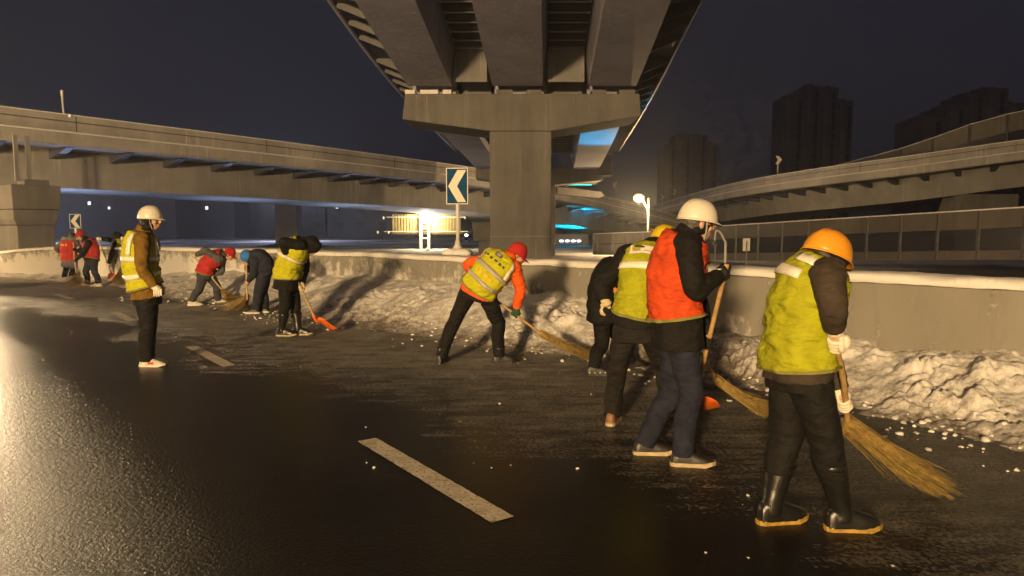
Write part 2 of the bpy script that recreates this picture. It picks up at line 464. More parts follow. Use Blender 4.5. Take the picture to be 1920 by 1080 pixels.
slush = (.80 * (1 - sm(2.0, 5.6, W2)) * (.55 + .45 * sm(12, 17, S2))) * (1 - far) + far * (.98 * (1 - sm(5.0, 7.2, W2)))
slush += .40 * np.exp(-((W2 - 6.6) / .7) ** 2) * sm(36, 40, S2)
slush = np.clip(slush + (fbm(G[..., 0] * .9, G[..., 1] * .9) - .5) * .5 * (slush > .03), 0, 1)
loose = sm(5.6, 7.2, W2)
for wc, hw in ((6.75, .13), (7.35, .14), (8.15, .13)):          # wheel tracks pressed smooth, a little slush squeezed up at their edges
    wc_ = wc + .10 * np.sin(S2 * .35 + wc) + .05 * (fbm(S2 * .8, S2 * 0 + wc) - .5)
    d_ = np.abs(W2 - wc_); brk = sm(.35, .62, fbm(S2 * 1.3, S2 * 0 + wc * 3)) * sm(20, 24, S2)
    loose = loose * (1 - .70 * sm(hw, hw * .5, d_) * sm(24, 28, S2))
road = grid_mesh('road', G, mat_road(), attrs={'slush': slush, 'loose': loose}, kind='structure')

def mat_paint():
    m, nt, b = new_mat('worn_road_paint')
    t = tex(nt, 7, 5, .7); t2 = tex(nt, 45, 3, .7); st = tex(nt, 6, 4, .7, stretch=(1, 4, 1))
    c = mixc(nt, ramp(nt, t.outputs[0], [(.40, 0), (.62, .55)]), (.74, .67, .54), (.42, .36, .28))
    c = mixc(nt, ramp(nt, t2.outputs[0], [(.54, 0), (.66, .85)]), c, (.03, .027, .025))
    c = mixc(nt, ramp(nt, st.outputs[0], [(.58, 0), (.68, .7)]), c, (.10, .08, .06))
    nt.links.new(c, b.inputs['Base Color']); b.inputs['Roughness'].default_value = .6
    bump(nt, b, t2.outputs[0], .4, .004); return m
M['paint'] = mat_paint()
def dash(a, b, w=.15):
    a, b = V((*a, 0)), V((*b, 0)); d = (b - a).normalized(); nn = V((-d.y, d.x, 0)) * w / 2; k = MB(); rows = []
    L = int((b - a).length / .03)
    for i in range(L + 1):
        p = a.lerp(b, i / L); j1 = .007 * mnoise.noise(p * 19); j2 = .007 * mnoise.noise(p * 19 + V((9, 4, 2)))
        rows.append([p - nn * (1 + j1 / w * 2), p + nn * (1 + j2 / w * 2)])
    o = MB().grid([[V((q.x, q.y, .004)) for q in r] for r in rows]).build('lane_dash', M['paint'], road); return o
dash((-1.09, 5.25), (-.05, 3.78)); dash((-4.27, 9.42), (-3.24, 8.08), .15); dash((-7.42, 13.25), (-6.44, 12.02), .15)
dash((-10.7, 16.7), (-9.65, 15.6), .15); dash((1.9, .6), (2.9, -.9))

# ---- concrete barrier wall with snow
def mat_barrier():
    m, nt, b = new_mat('grey_barrier')
    co = nt.nodes.new('ShaderNodeTexCoord').outputs['Object']
    at = nt.nodes.new('ShaderNodeAttribute'); at.attribute_name = 'splash'
    big = tex(nt, .8, 5, .6, co=co); fine = tex(nt, 9, 5, .7, co=co); clot = tex(nt, 5.5, 6, .75, co=co); vert = tex(nt, 5, 5, .7, co=co, stretch=(1, 1, .22))
    c = mixc(nt, ramp(nt, big.outputs[0], [(.3, 0), (.7, 1)]), (.195, .183, .155), (.25, .235, .205))
    c = mixc(nt, ramp(nt, vert.outputs[0], [(.52, 0), (.75, .45)]), c, (.13, .12, .10))
    spots = ramp(nt, tex(nt, 16.0, 2, co=co).outputs[0], [(.74, 0), (.78, .7)])
    c = mixc(nt, spots, c, (.10, .09, .08))
    ad = nt.nodes.new('ShaderNodeMath'); ad.operation = 'ADD'; nt.links.new(at.outputs['Fac'], ad.inputs[0])
    av = nt.nodes.new('ShaderNodeMix'); av.inputs[0].default_value = .45; nt.links.new(clot.outputs[0], av.inputs[2]); nt.links.new(vert.outputs[0], av.inputs[3])
    nt.links.new(av.outputs[0], ad.inputs[1])
    mask = ramp(nt, ad.outputs[0], [(.62, 0), (.72, 1)])
    nt.links.new(mixc(nt, mask, c, (.56, .54, .51)), b.inputs['Base Color']); b.inputs['Roughness'].default_value = .7
    n1 = bump(nt, None, mask, .6, .02); bump(nt, b, fine.outputs[0], .2, .01, n1)
    return m
SB = svals(.5, WALL_LEN - 1, lambda s: .12 if s < 36 else .5)
P_, t_, n_ = wall(SB)
prof = [(0, -.02)] + [(0, k) for k in np.linspace(.1, .97, 12)] + [(-.02, .99), (-.33, .99), (-.35, .9), (-.35, -.4)]
G = np.zeros((len(SB), len(prof), 3)); spl = np.zeros((len(SB), len(prof)))
dens = .05 + .22 * sm(15, 19, SB) * (.55 + .9 * vnoise(SB * .9, SB * 0 + 3.3)) + .10 * sm(23, 29, SB)
for j, (w, z) in enumerate(prof):
    G[:, j, 0] = P_[:, 0] + n_[:, 0] * w; G[:, j, 1] = P_[:, 1] + n_[:, 1] * w
    G[:, j, 2] = z * (P_[:, 2] - .05) if z > 0 else z
    spl[:, j] = dens * (1.25 - .95 * max(0, z)) + (.12 if 0 < z < .5 else 0) * sm(13, 16, SB)
wallo = grid_mesh('barrier_wall', G, mat_barrier(), attrs={'splash': spl}, smooth=False)
tag(wallo, 'grey concrete barrier wall curving along the outer side of the road', 'barrier')

def mat_snow(dirt_shade=.5):
    m, nt, b = new_mat('bank_snow')
    co = nt.nodes.new('ShaderNodeTexCoord').outputs['Object']
    at = nt.nodes.new('ShaderNodeAttribute'); at.attribute_name = 'dirt_shade'
    a1 = tex(nt, 5, 6, .7, co=co); a2 = tex(nt, 28, 4, .7, co=co); a3 = tex(nt, 1.1, 3, co=co)
    def add(*xs):
        o = xs[0]
        for x in xs[1:]:
            n = nt.nodes.new('ShaderNodeMath'); n.operation = 'ADD'; nt.links.new(o, n.inputs[0])
            if isinstance(x, float): n.inputs[1].default_value = x
            else: nt.links.new(x, n.inputs[1])
            o = n.outputs[0]
        return o
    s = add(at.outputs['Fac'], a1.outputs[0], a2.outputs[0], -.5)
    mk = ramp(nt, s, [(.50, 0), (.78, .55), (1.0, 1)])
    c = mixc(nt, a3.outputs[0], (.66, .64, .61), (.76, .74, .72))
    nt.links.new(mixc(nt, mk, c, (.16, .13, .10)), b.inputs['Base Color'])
    b.inputs['Roughness'].default_value = .65; b.inputs['Subsurface Weight'].default_value = 0
    n1 = bump(nt, None, a1.outputs[0], .25, .03); bump(nt, b, a2.outputs[0], .4, .010, n1); return m
M['snow'] = mat_snow()
# snow lying along the top of the wall
SC = svals(.5, WALL_LEN - 1, lambda s: .05 if s < 24 else .12)
P_, t_, n_ = wall(SC)
arc = [(.035, -.045), (.05, -.02), (.045, .01), (.02, .035), (-.06, .05), (-.17, .055), (-.30, .05), (-.37, .03), (-.39, -.02), (-.36, -.05)]
G = np.zeros((len(SC), len(arc), 3)); dirt_shade = np.zeros((len(SC), len(arc)))
for j, (w, z) in enumerate(arc):
    nz = fbm(SC * 3 + j * .35, SC * 0 + j * .4) - .5; nz2 = fbm(SC * .5, SC * 0 + 8.5) - .5
    ww = w + (nz * .055 + nz2 * .05) * (1 if w > 0 else -.4); zz = z + (nz * .035 + nz2 * .05) * (1 if z > 0 else (.9 if w > 0 else 0))
    G[:, j, 0] = P_[:, 0] + n_[:, 0] * ww; G[:, j, 1] = P_[:, 1] + n_[:, 1] * ww; G[:, j, 2] = P_[:, 2] - .02 + zz
    dirt_shade[:, j] = -.12
o = grid_mesh('snow_cap', G, M['snow'], attrs={'dirt_shade': dirt_shade}); tag(o, 'long ridge of snow lying on top of the barrier wall', 'snow', kind='stuff')

# ploughed bank at the foot of the wall
SS = svals(4.0, 48, lambda s: .022 if s < 20 else (.032 if s < 27 else .06))
WW = np.linspace(-.02, 2.9, 140)
P_, t_, n_ = wall(SS)
S2, W2 = np.meshgrid(SS, WW, indexing='ij')
Hs = np.interp(SS - 3, [2, 8, 10, 11.5, 13, 15, 17, 19, 22, 25, 27, 29, 34, 45], [.40, .42, .40, .36, .42, .60, .66, .66, .62, .55, .36, .16, .14, .08])
Ws = np.interp(SS - 3, [2, 8, 10, 12, 15, 18, 21, 25, 29, 34, 45], [1.75, 1.7, 1.5, 1.45, 2.0, 2.3, 2.1, 2.0, 1.1, .9, .7])
Hs = Hs * (.80 + .45 * fbm(SS * 1.1, SS * 0 + 2)); Ws = Ws * (.82 + .36 * fbm(SS * .9, SS * 0 + 7.7))
X = P_[:, None, 0] + n_[:, None, 0] * W2; Y = P_[:, None, 1] + n_[:, None, 1] * W2
q = W2 / Ws[:, None]
prof2 = np.where(q < .22, 1 - .12 * (q / .22), .88 * (1 - sm(.22, 1.0, q)) ** 1.15)
wx = X + .05 * (fbm(X * 7, Y * 7) - .5); wy = Y + .05 * (fbm(X * 7 + 50, Y * 7) - .5)
clod = .14 * domes(wx * 2.9, wy * 2.9, .3, .8) ** 1.8 + .10 * domes(wx * 6.3 + 3, wy * 6.3, .3, .8) ** 1.5 + .045 * domes(wx * 15, wy * 15 + 5, .3, .8) + .034 * domes(wx * 31 + 9, wy * 31) + .02 * fbm(X * 25, Y * 25)
rough = .35 + .65 * sm(.05, .35, q)
smoothp = sm(.40, .56, fbm(X * .9 + 31, Y * .9))          # patches where the bank was scraped smooth
clod = clod * (1 - .72 * smoothp) * (1 - .40 * sm(16, 19, S2))
Z = Hs[:, None] * prof2 + (clod - .07) * rough * np.clip(prof2 * 3.5, 0, 1) * 1.05 + (fbm(X * 2.3, Y * 2.3) - .5) * .12 * np.clip(prof2 * 3, 0, 1)
Z = np.where(q > 1, -.02 - .02 * (q - 1), Z - .012)
pick = domes(X * 3.1 + 40, Y * 3.1, .12, .3)
dirt_shade = .03 + .36 * sm(.35, 1.0, q) + .25 * (fbm(X * 1.6 + 3, Y * 1.6) - .5) - .45 * (clod - .09) * 3 - .03
dirt_shade += .45 * np.exp(-((S2 - 14.6) / .9) ** 2) * sm(.0, .4, 1 - q)          # dirty patch, the orange-vest worker's ground shadow painted into it
G = np.stack([X, Y, Z], -1)
bank = grid_mesh('snow_bank', G, M['snow'], attrs={'dirt_shade': dirt_shade}); tag(bank, 'lumpy ploughed snow bank heaped along the foot of the barrier wall', 'snow', kind='stuff')
bank['kind'] = 'stuff'

# loose clods of snow and ice scattered at the foot of the bank and on the road
def clods(name, n, seed, fn, label):
    rs = random.Random(seed); ico = bmesh.new(); bmesh.ops.create_icosphere(ico, subdivisions=2, radius=1)
    base = np.array([tuple(v.co) for v in ico.verts]); faces = [[v.index for v in f.verts] for f in ico.faces]; ico.free()
    vs, fs = [], []
    for i in range(n):
        x, y, z, r = fn(rs)
        k = np.array([1 + .5 * mnoise.noise(V(b) * 1.4 + V((i * 3.1, 0, 0))) for b in base])
        p = base * k[:, None] * r * np.array([rs.uniform(.8, 1.4), rs.uniform(.8, 1.3), rs.uniform(.55, .95)])
        a = rs.uniform(0, 6.28); c, s_ = math.cos(a), math.sin(a)
        p = np.stack([p[:, 0] * c - p[:, 1] * s_, p[:, 0] * s_ + p[:, 1] * c, p[:, 2]], 1) + np.array([x, y, z + r * .35])
        b0 = len(vs); vs.extend(map(tuple, p)); fs.extend([tuple(b0 + q for q in f) for f in faces])
    me = bpy.data.meshes.new(name); me.from_pydata(vs, [], fs); me.update(); me.materials.append(M['snow'])
    me.polygons.foreach_set('use_smooth', [True] * len(me.polygons))
    at = me.attributes.new('dirt_shade', 'FLOAT', 'POINT'); at.data.foreach_set('value', np.repeat(np.random.RandomState(seed).uniform(-.15, .35, n), len(base)).astype(np.float32))
    o = bpy.data.objects.new(name, me); COL.objects.link(o); tag(o, label, 'snow', kind='stuff')
def bank_z(s, w): return max(0., float(Z[min(len(SS) - 1, int(np.searchsorted(SS, s))), min(len(WW) - 1, max(0, int(np.searchsorted(WW, w))))]))
def clod_edge(rs):
    s = rs.choice([rs.uniform(8, 15), rs.uniform(11, 23), rs.uniform(21, 30)]); Wd = float(np.interp(s, SS, Ws)); w = Wd * (1 + rs.gauss(-.16, .20))
    Pq, tq, nq = wall(s); r = min(.060, .006 + abs(rs.gauss(0, .011)))
    return Pq[0, 0] + nq[0, 0] * w, Pq[0, 1] + nq[0, 1] * w, bank_z(s, w) - r * .2, r
clods('snow_clods', 800, 3, clod_edge, 'loose clods of snow along the foot of the snow bank')
def ice_bit(rs):
    s = rs.uniform(7, 28); w = 2.0 + abs(rs.gauss(0, 2.4)); Pq, tq, nq = wall(s)
    return Pq[0, 0] + nq[0, 0] * w, Pq[0, 1] + nq[0, 1] * w, -.001, .002 + abs(rs.gauss(0, .0035))
clods('ice_crumbs', 230, 4, ice_bit, 'crumbs of ice scattered over the dark road')

# ================================================================== BRIDGES
def prism_path(pts, sec, closed=True):
    """loft a section [(n,z)] along pts [(x,y,z)], n positive to the left of travel"""
    rings = []
    for i, p in enumerate(pts):
        p = V(p); d = V(pts[min(i + 1, len(pts) - 1)]) - V(pts[max(i - 1, 0)]); d.z = 0; d.normalize(); nn = V((-d.y, d.x, 0))
        rings.append([p + nn * a + V((0, 0, z)) for a, z in sec])
    return rings
def resample(pts, step):
    A, D = np_spline(pts, step); s = np.arange(0, D[-1], step); s = np.r_[s, D[-1]]
    return [tuple(np.interp(x, D, A[:, k]) for k in range(3)) for x in s]
def bridge(name, label, pts, step=1.6, brk=2.5, width=8.5):
    root = empty(name, pts[len(pts) // 2]); o0 = V(pts[len(pts) // 2])
    L = [tuple(V(p) - o0) for p in resample(pts, step)]
    def part(nm, sec, mat): return MB().loft(prism_path(L, sec)).build(nm, mat, root)
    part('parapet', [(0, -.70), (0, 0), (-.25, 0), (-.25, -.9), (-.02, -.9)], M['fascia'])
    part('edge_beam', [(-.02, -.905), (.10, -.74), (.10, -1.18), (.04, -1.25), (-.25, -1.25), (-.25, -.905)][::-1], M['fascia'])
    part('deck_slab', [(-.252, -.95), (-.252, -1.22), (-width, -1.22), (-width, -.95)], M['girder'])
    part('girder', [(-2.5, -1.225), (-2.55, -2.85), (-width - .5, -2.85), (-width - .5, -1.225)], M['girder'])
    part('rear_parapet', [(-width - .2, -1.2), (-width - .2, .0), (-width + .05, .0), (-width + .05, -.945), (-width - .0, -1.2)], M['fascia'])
    part('groove', [(.004, -.24), (.004, -.29), (-.05, -.29), (-.05, -.24)][::-1], M['groove'])
    part('snow_line', [(.012, .0), (0, .045), (-.25, .045), (-.26, .0)], M['snow_ledge'])
    part('ledge_snow', [(.002, -.70), (.10, -.735), (.112, -.70), (.05, -.66), (.002, -.655)][::-1], M['snow_ledge'])
    A, D = np_spline(pts, 1); first = None
    for s in np.arange(1.0, D[-1] - 1, brk):
        p = V([np.interp(s, D, A[:, k]) for k in range(3)]) - o0; q = V([np.interp(s + .4, D, A[:, k]) for k in range(3)]) - o0
        ang = math.atan2(q.y - p.y, q.x - p.x)
        if first is None:
            mb = MB(); mb.loft([[(-.16, y, z) for y, z in ((-.6, -1.255), (-2.5, -1.255), (-2.5, -1.62), (-2.3, -1.60))], [(.16, y, z) for y, z in ((-.6, -1.255), (-2.5, -1.255), (-2.5, -1.62), (-2.3, -1.60))]])
            first = mb.build('bracket', M['bracket'], root); first.location = p; first.rotation_euler = (0, 0, ang)
        else: share(first, 'bracket', p, root, (0, 0, ang))
    jt = None
    for s in np.arange(4.0, D[-1] - 1, 9.0):
        p = V([np.interp(s, D, A[:, k]) for k in range(3)]) - o0; q = V([np.interp(s + .4, D, A[:, k]) for k in range(3)]) - o0
        if jt is None: jt = MB().box((0, .006, -.36), (.035, .02, .66)).build('expansion_joint', M['groove'], root); jt.location = p; jt.rotation_euler = (0, 0, math.atan2(q.y - p.y, q.x - p.x))
        else: share(jt, 'expansion_joint', p, root, (0, 0, math.atan2(q.y - p.y, q.x - p.x)))
    tag(root, label, 'bridge'); return root
bridge('flyover_bridge', 'long concrete flyover crossing behind the wall on the left, snow along its ledge',
       [(26, 92, 1.6), (20, 83, 2.5), (12.82, 72, 3.67), (5.2, 61.5, 4.85), (-1.61, 52, 5.58), (-10.6, 40, 5.95), (-19.7, 28, 6.18), (-29, 15.8, 6.35), (-37, 5, 6.4)])
rr_pts = [(62, 40.5, 9.4), (48, 42, 8.55), (39, 43.2, 7.75), (31.79, 45, 6.94), (26.5, 48.2, 6.25), (22.8, 53, 5.85), (19.9, 61, 5.45), (18.2, 72, 4.85), (17.0, 85, 4.05), (16.4, 98, 3.2)]
bridge('ramp_bridge', 'curved concrete ramp rising to the right edge behind the wall', rr_pts, 1.4, 2.2, 8.0)

# noise barrier on the far side of the ramp: posts and panels
def noise_fence(name, label, pts, zbase, zsolid, zwin, h, step, solid_top=True, lip=True):
    """pts carry the top line; z offsets below the top"""
    o0 = V(pts[len(pts) // 2]); root = empty(name, o0); L = resample(pts, step)
    for i in range(len(L)):
        p = V(L[i]) - o0
        hb = zbase(L[i])
        MB().box((0, 0, -hb / 2), (.10, .14, hb)).build('post', M['rail'], root).location = p
        if i + 1 < len(L):
            q = V(L[i + 1]) - o0; d = q - p; nn = V((-d.y, d.x, 0)).normalized() * .02
            def quad(z0, z1, nm, mat, th=.03, f=1):
                a = p.lerp(q, .04); b = p.lerp(q, .96); m_ = MB(); rings = []
                for e, hbb in ((a, hb), (b, zbase(L[i + 1]))):
                    rings.append([e + nn * k + V((0, 0, -z * hbb)) for k, z in ((1, z0), (1, z1), (-1, z1), (-1, z0))])
                return m_.loft(rings).build(nm, mat, root)
            quad(.0, zsolid, 'top_panel', M['panel'])
            quad(zsolid + .01, zwin, 'window_panel', M['glass_dark'])
            if zwin < .98: quad(zwin + .01, 1.0, 'base_panel', M['panel'])
    MB().loft(prism_path([tuple(V(p) - o0) for p in L], [(.07, .0), (.06, .05), (-.06, .05), (-.07, .0)])).build('snow_line', M['snow_ledge'], root)
    tag(root, label, 'fence'); return root
fr_pts = []
for i, p in enumerate(rr_pts[:8]):
    d = V(rr_pts[i + 1]) - V(rr_pts[max(0, i - 1)]); d.z = 0; d.normalize(); nn = V((-d.y, d.x, 0))
    e = V(p) - nn * 7.9; hh = [3.0, 2.9, 2.7, 2.45, 2.0, 1.6, 1.2, .8][i]; fr_pts.append((e.x, e.y, p[2] + hh - .0))
noise_fence('ramp_noise_barrier', 'tall panelled noise barrier along the far edge of the curved ramp', fr_pts, lambda p: 2.45, .52, .98, 2.4, 2.3)
noise_fence('road_noise_barrier', 'brown noise barrier with dark windows behind the wall on the right',
            [(24.6, 11, 2.85), (21.2, 18, 2.55), (17.8, 25, 2.23), (14.4, 32, 1.90), (11.02, 39, 1.57), (8.6, 44, 1.35)], lambda p: 1.80 + (p[1] - 25) * .002, .37, .80, 1.8, 1.55)
noise_fence('short_noise_barrier', 'low panelled fence with a metal rail beside the concrete column', [(9.6, 47.0, 1.22), (7.4, 47.6, 1.15), (5.5, 48.2, 1.06)], lambda p: 1.45, .45, .50, 1.4, 1.0)

# ---- pier under the flyover at the left
pr = empty('flyover_pier', (-18.95, 27.9, -.3), R(53)); tag(pr, 'square concrete pier with flared head under the left end of the flyover', 'pier')
def ring(x0, x1, y0, y1, z): return [(x0, y0, z), (x1, y0, z), (x1, y1, z), (x0, y1, z)]
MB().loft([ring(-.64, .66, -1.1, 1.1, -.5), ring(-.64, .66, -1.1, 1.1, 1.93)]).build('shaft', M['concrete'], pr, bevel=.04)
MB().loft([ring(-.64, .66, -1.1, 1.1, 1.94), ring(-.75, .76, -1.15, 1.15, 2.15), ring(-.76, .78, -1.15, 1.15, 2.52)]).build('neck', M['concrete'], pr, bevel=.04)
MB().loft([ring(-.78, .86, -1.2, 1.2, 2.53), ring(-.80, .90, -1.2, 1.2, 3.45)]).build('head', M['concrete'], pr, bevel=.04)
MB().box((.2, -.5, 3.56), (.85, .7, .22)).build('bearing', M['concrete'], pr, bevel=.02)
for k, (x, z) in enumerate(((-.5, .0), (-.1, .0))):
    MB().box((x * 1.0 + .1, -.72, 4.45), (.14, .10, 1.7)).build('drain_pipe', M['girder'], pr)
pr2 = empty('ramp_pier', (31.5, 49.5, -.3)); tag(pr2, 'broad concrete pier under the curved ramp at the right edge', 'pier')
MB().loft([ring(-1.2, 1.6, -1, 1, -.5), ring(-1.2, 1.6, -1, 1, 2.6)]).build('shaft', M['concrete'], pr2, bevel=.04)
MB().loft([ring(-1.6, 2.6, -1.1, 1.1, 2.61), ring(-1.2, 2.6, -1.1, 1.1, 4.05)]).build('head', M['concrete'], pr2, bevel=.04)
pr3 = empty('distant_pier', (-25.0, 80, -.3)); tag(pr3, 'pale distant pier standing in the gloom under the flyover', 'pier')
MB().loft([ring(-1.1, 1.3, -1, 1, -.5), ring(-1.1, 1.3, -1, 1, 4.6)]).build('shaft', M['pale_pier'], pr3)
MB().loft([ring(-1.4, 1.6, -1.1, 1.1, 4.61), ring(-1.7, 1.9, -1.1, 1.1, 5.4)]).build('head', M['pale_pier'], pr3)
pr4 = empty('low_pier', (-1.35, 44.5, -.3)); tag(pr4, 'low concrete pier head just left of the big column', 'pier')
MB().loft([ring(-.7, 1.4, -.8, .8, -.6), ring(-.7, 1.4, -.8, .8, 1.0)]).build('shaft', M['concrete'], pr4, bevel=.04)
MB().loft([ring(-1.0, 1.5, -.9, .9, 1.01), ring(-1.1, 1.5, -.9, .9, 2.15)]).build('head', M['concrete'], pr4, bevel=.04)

# ================================================================== STEEL OVERPASS
def axx(y): return .0485 * (y - 25) if y < 25 else .062 * (y - 25)
def fz(y):
    G_ = lambda q: -.135 * q if q < 17 else (-.135 * 17 - .135 * (q - 17) + .0025 * (q - 17) ** 2 if q < 37 else -.135 * 17 - 1.7 - .035 * (q - 37))
    return 6.27 + G_(y) - G_(25)
ov = empty('overpass', (.3, 25.5, 0)); OV = V((.3, 25.5, 0)); tag(ov, 'steel box girder overpass running overhead away from the camera', 'bridge')
Y1 = list(np.linspace(-14, 24.6, 24)); Y2 = list(np.linspace(25.6, 47.4, 14))
def along(ys, x0, x1, z0, z1, xb0=None, xb1=None):
    xb0 = x0 if xb0 is None else xb0; xb1 = x1 if xb1 is None else xb1
    return MB().loft([[V((xb0 + axx(y), y, fz(y) + z0)) - OV, V((xb1 + axx(y), y, fz(y) + z0)) - OV, V((x1 + axx(y), y, fz(y) + z1)) - OV, V((x0 + axx(y), y, fz(y) + z1)) - OV] for y in ys])
BOX = ((-3.48, -2.01), (-.64, 1.06), (2.60, 4.21))
for ys in (Y1, Y2):
    for (a, b) in BOX:
        along(ys, a - .16, b + .16, 0, 1.48, a, b).build('box_girder', M['steel'], ov)
    if ys is Y2: ys = [24.62] + Y2
    along(ys, -5.0, 5.6, 1.485, 1.70).build('deck_plate', M['steel_dark'], ov)
    along(ys, -5.06, -5.002, 1.36, 2.6).build('edge_barrier', M['steel'], ov)
    along(ys, 5.602, 5.66, 1.36, 2.6).build('edge_barrier', M['steel'], ov)
    along(ys, -5.10, -5.062, 1.34, 1.42).build('edge_pipe', M['white_paint'], ov)
for (x0, x1) in ((-1.85, -.80), (1.22, 2.44)):
    for y in (24.3, 26.0): along([y, y + .06], x0 + .003, x1 - .003, .05, 1.47).build('diaphragm', M['girder'], ov)
    f0 = MB().box((0, 0, 0), (x1 - x0 - .006, .07, .03)).build('floor_beam', M['steel'], ov)
    ys = list(np.arange(-13.4, 24.2, .72)) + list(np.arange(26.6, 47, .9))
    for i, y in enumerate(ys):
        o = f0 if i == 0 else share(f0, 'floor_beam', None, ov)
        o.location = V(((x0 + x1) / 2 + axx(y), y, fz(y) + 1.05)) - OV
    w0 = MB().box((0, 0, 0), (x1 - x0 - .03, .02, .36)).build('floor_beam_web', M['steel_dark'], ov)
    for i, y in enumerate(ys):
        o = w0 if i == 0 else share(w0, 'floor_beam_web', None, ov)
        o.location = V(((x0 + x1) / 2 + axx(y), y, fz(y) + 1.30)) - OV
for sgn, xa, xb in ((-1, -3.66, -4.98), (1, 4.39, 5.58)):
    c0 = MB().loft([[(0, -.03, .85), (0, -.03, 1.48), (xb - xa, -.03, 1.48), (xb - xa, -.03, 1.36)], [(0, .03, .85), (0, .03, 1.48), (xb - xa, .03, 1.48), (xb - xa, .03, 1.36)]]).build('cantilever_bracket', M['steel_dark'], ov)
    ys = list(np.arange(-13.4, 24.2, 1.25)) + list(np.arange(26.4, 47, 1.25))
    for i, y in enumerate(ys):
        o = c0 if i == 0 else share(c0, 'cantilever_bracket', None, ov)
        o.location = V((xa + axx(y), y, fz(y))) - OV
# first pier with T head
pier = empty('overpass_pier', (.3, 25.6, -.3)); tag(pier, 'massive concrete column with T-shaped head carrying the overpass', 'pier')
def poly_y(prof, y0, y1, ox, oz): return MB().loft([[(x - ox, y0, z - oz) for x, z in prof], [(x - ox, y1, z - oz) for x, z in prof]])
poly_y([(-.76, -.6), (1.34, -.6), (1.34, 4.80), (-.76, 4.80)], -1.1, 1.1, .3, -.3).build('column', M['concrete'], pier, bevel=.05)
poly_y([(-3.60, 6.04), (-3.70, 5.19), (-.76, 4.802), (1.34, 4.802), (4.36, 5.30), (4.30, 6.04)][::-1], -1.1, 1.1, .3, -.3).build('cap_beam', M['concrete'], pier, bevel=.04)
for x, w in ((-3.45, .35), (-2.8, .62), (-2.2, .3), (-.25, .55), (.75, .5), (2.95, .5), (3.9, .55)):
    MB().box((x - .3, -.55, 6.42), (w, .8, .16)).build('bearing_pad', M['white_paint'] if x < -2 else M['concrete'], pier, bevel=.015)
MB().box((.3 - .3, 0, 1.55), (2.13, 2.23, .03)).build('pour_joint', M['girder'], pier)
pier2 = empty('second_overpass_pier', (1.7, 46.6, -.3)); tag(pier2, 'second T-headed pier seen past the big column', 'pier')
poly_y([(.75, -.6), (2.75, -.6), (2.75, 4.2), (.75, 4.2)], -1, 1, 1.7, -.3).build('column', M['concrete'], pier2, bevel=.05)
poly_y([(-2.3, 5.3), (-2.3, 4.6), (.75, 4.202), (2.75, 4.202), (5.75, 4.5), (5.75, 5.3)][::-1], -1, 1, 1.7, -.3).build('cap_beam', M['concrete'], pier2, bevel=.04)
MB().box((4.1, -1.2, 5.7), (.9, .5, 1.3)).build('cable_box', M['steel_dark'], pier2)
sl = empty('far_ramp_slab', (5.6, 54, 3.6)); tag(sl, 'short far ramp slab with a cyan light strip beside the second pier', 'bridge')
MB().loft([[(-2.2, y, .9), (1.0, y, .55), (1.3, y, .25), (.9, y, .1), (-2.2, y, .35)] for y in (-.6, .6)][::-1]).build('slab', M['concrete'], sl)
MB().box((-.55, -.62, 1.05), (1.7, .05, .09)).build('light_strip', M['cyan_glow'], sl)
MB().box((-.6, .1, 1.5), (2.6, .5, .8)).build('upper_slab', M['steel_dark'], sl)

# ================================================================== BUILDINGS FAR AWAY
def tower(x, y, w, d, h, label, name='apartment_tower', steps=((0, 1, 1),), bays=5):
    root = empty(name, (x, y, -.3)); tag(root, label, 'building', 'dark apartment towers on the skyline')
    for a, b, hh in steps:
        xa, xb = -w / 2 + a * w, -w / 2 + b * w; H = h * hh
        MB().box(((xa + xb) / 2, 0, H / 2), (xb - xa, d, H)).build('block', M['tower'], root)
        nb = max(2, int(bays * (b - a))); bw = (xb - xa) / nb
        for i in range(nb):
            cx = xa + bw * (i + .5)
            if i % 2 == 0: MB().box((cx, -d / 2 - .35, H / 2 - .5), (bw * .46, .7, H - 1)).build('bay', M['tower_band'], root)
            else: MB().box((cx, -d / 2 - .05, H / 2 - .5), (bw * .34, .12, H - 2)).build('stair_strip', M['tower_dark'], root)
        k = MB()
        for f in range(1, int(H / 3)):
            k.box(((xa + xb) / 2, -d / 2 - .06, f * 3), (xb - xa - .1, .13, .35))
        o = k.build('floor_line', M['tower_band'], root); o['kind'] = 'stuff'
        MB().box(((xa + xb) / 2, 0, H + .5), ((xb - xa) * .5, d * .5, 1.0)).build('roof_house', M['tower'], root)
    return root
tower(91.5, 222, 20.5, 10, 43.5, 'dark stepped apartment tower, the middle one of three on the skyline', steps=((0, .30, .93), (.30, .52, 1.0), (.52, .78, .99), (.78, 1, .90)), bays=8)
tower(72.5, 300, 21.5, 14, 39, 'dark apartment tower nearest the lit street lamp, lowest of three', steps=((0, .22, .88), (.22, .52, 1), (.52, .8, .99), (.8, 1, .9)), bays=8)
tower(141, 230, 32, 14, 44, 'dark wide apartment tower above the rising ramp, rightmost of three', steps=((0, .25, .8), (.25, .45, .88), (.45, .62, .96), (.62, .84, 1.0), (.84, 1, .9)), bays=10)
tower(205, 260, 40, 14, 47, 'dark apartment block beyond the right edge', steps=((0, .4, .9), (.4, 1, 1)), bays=8)
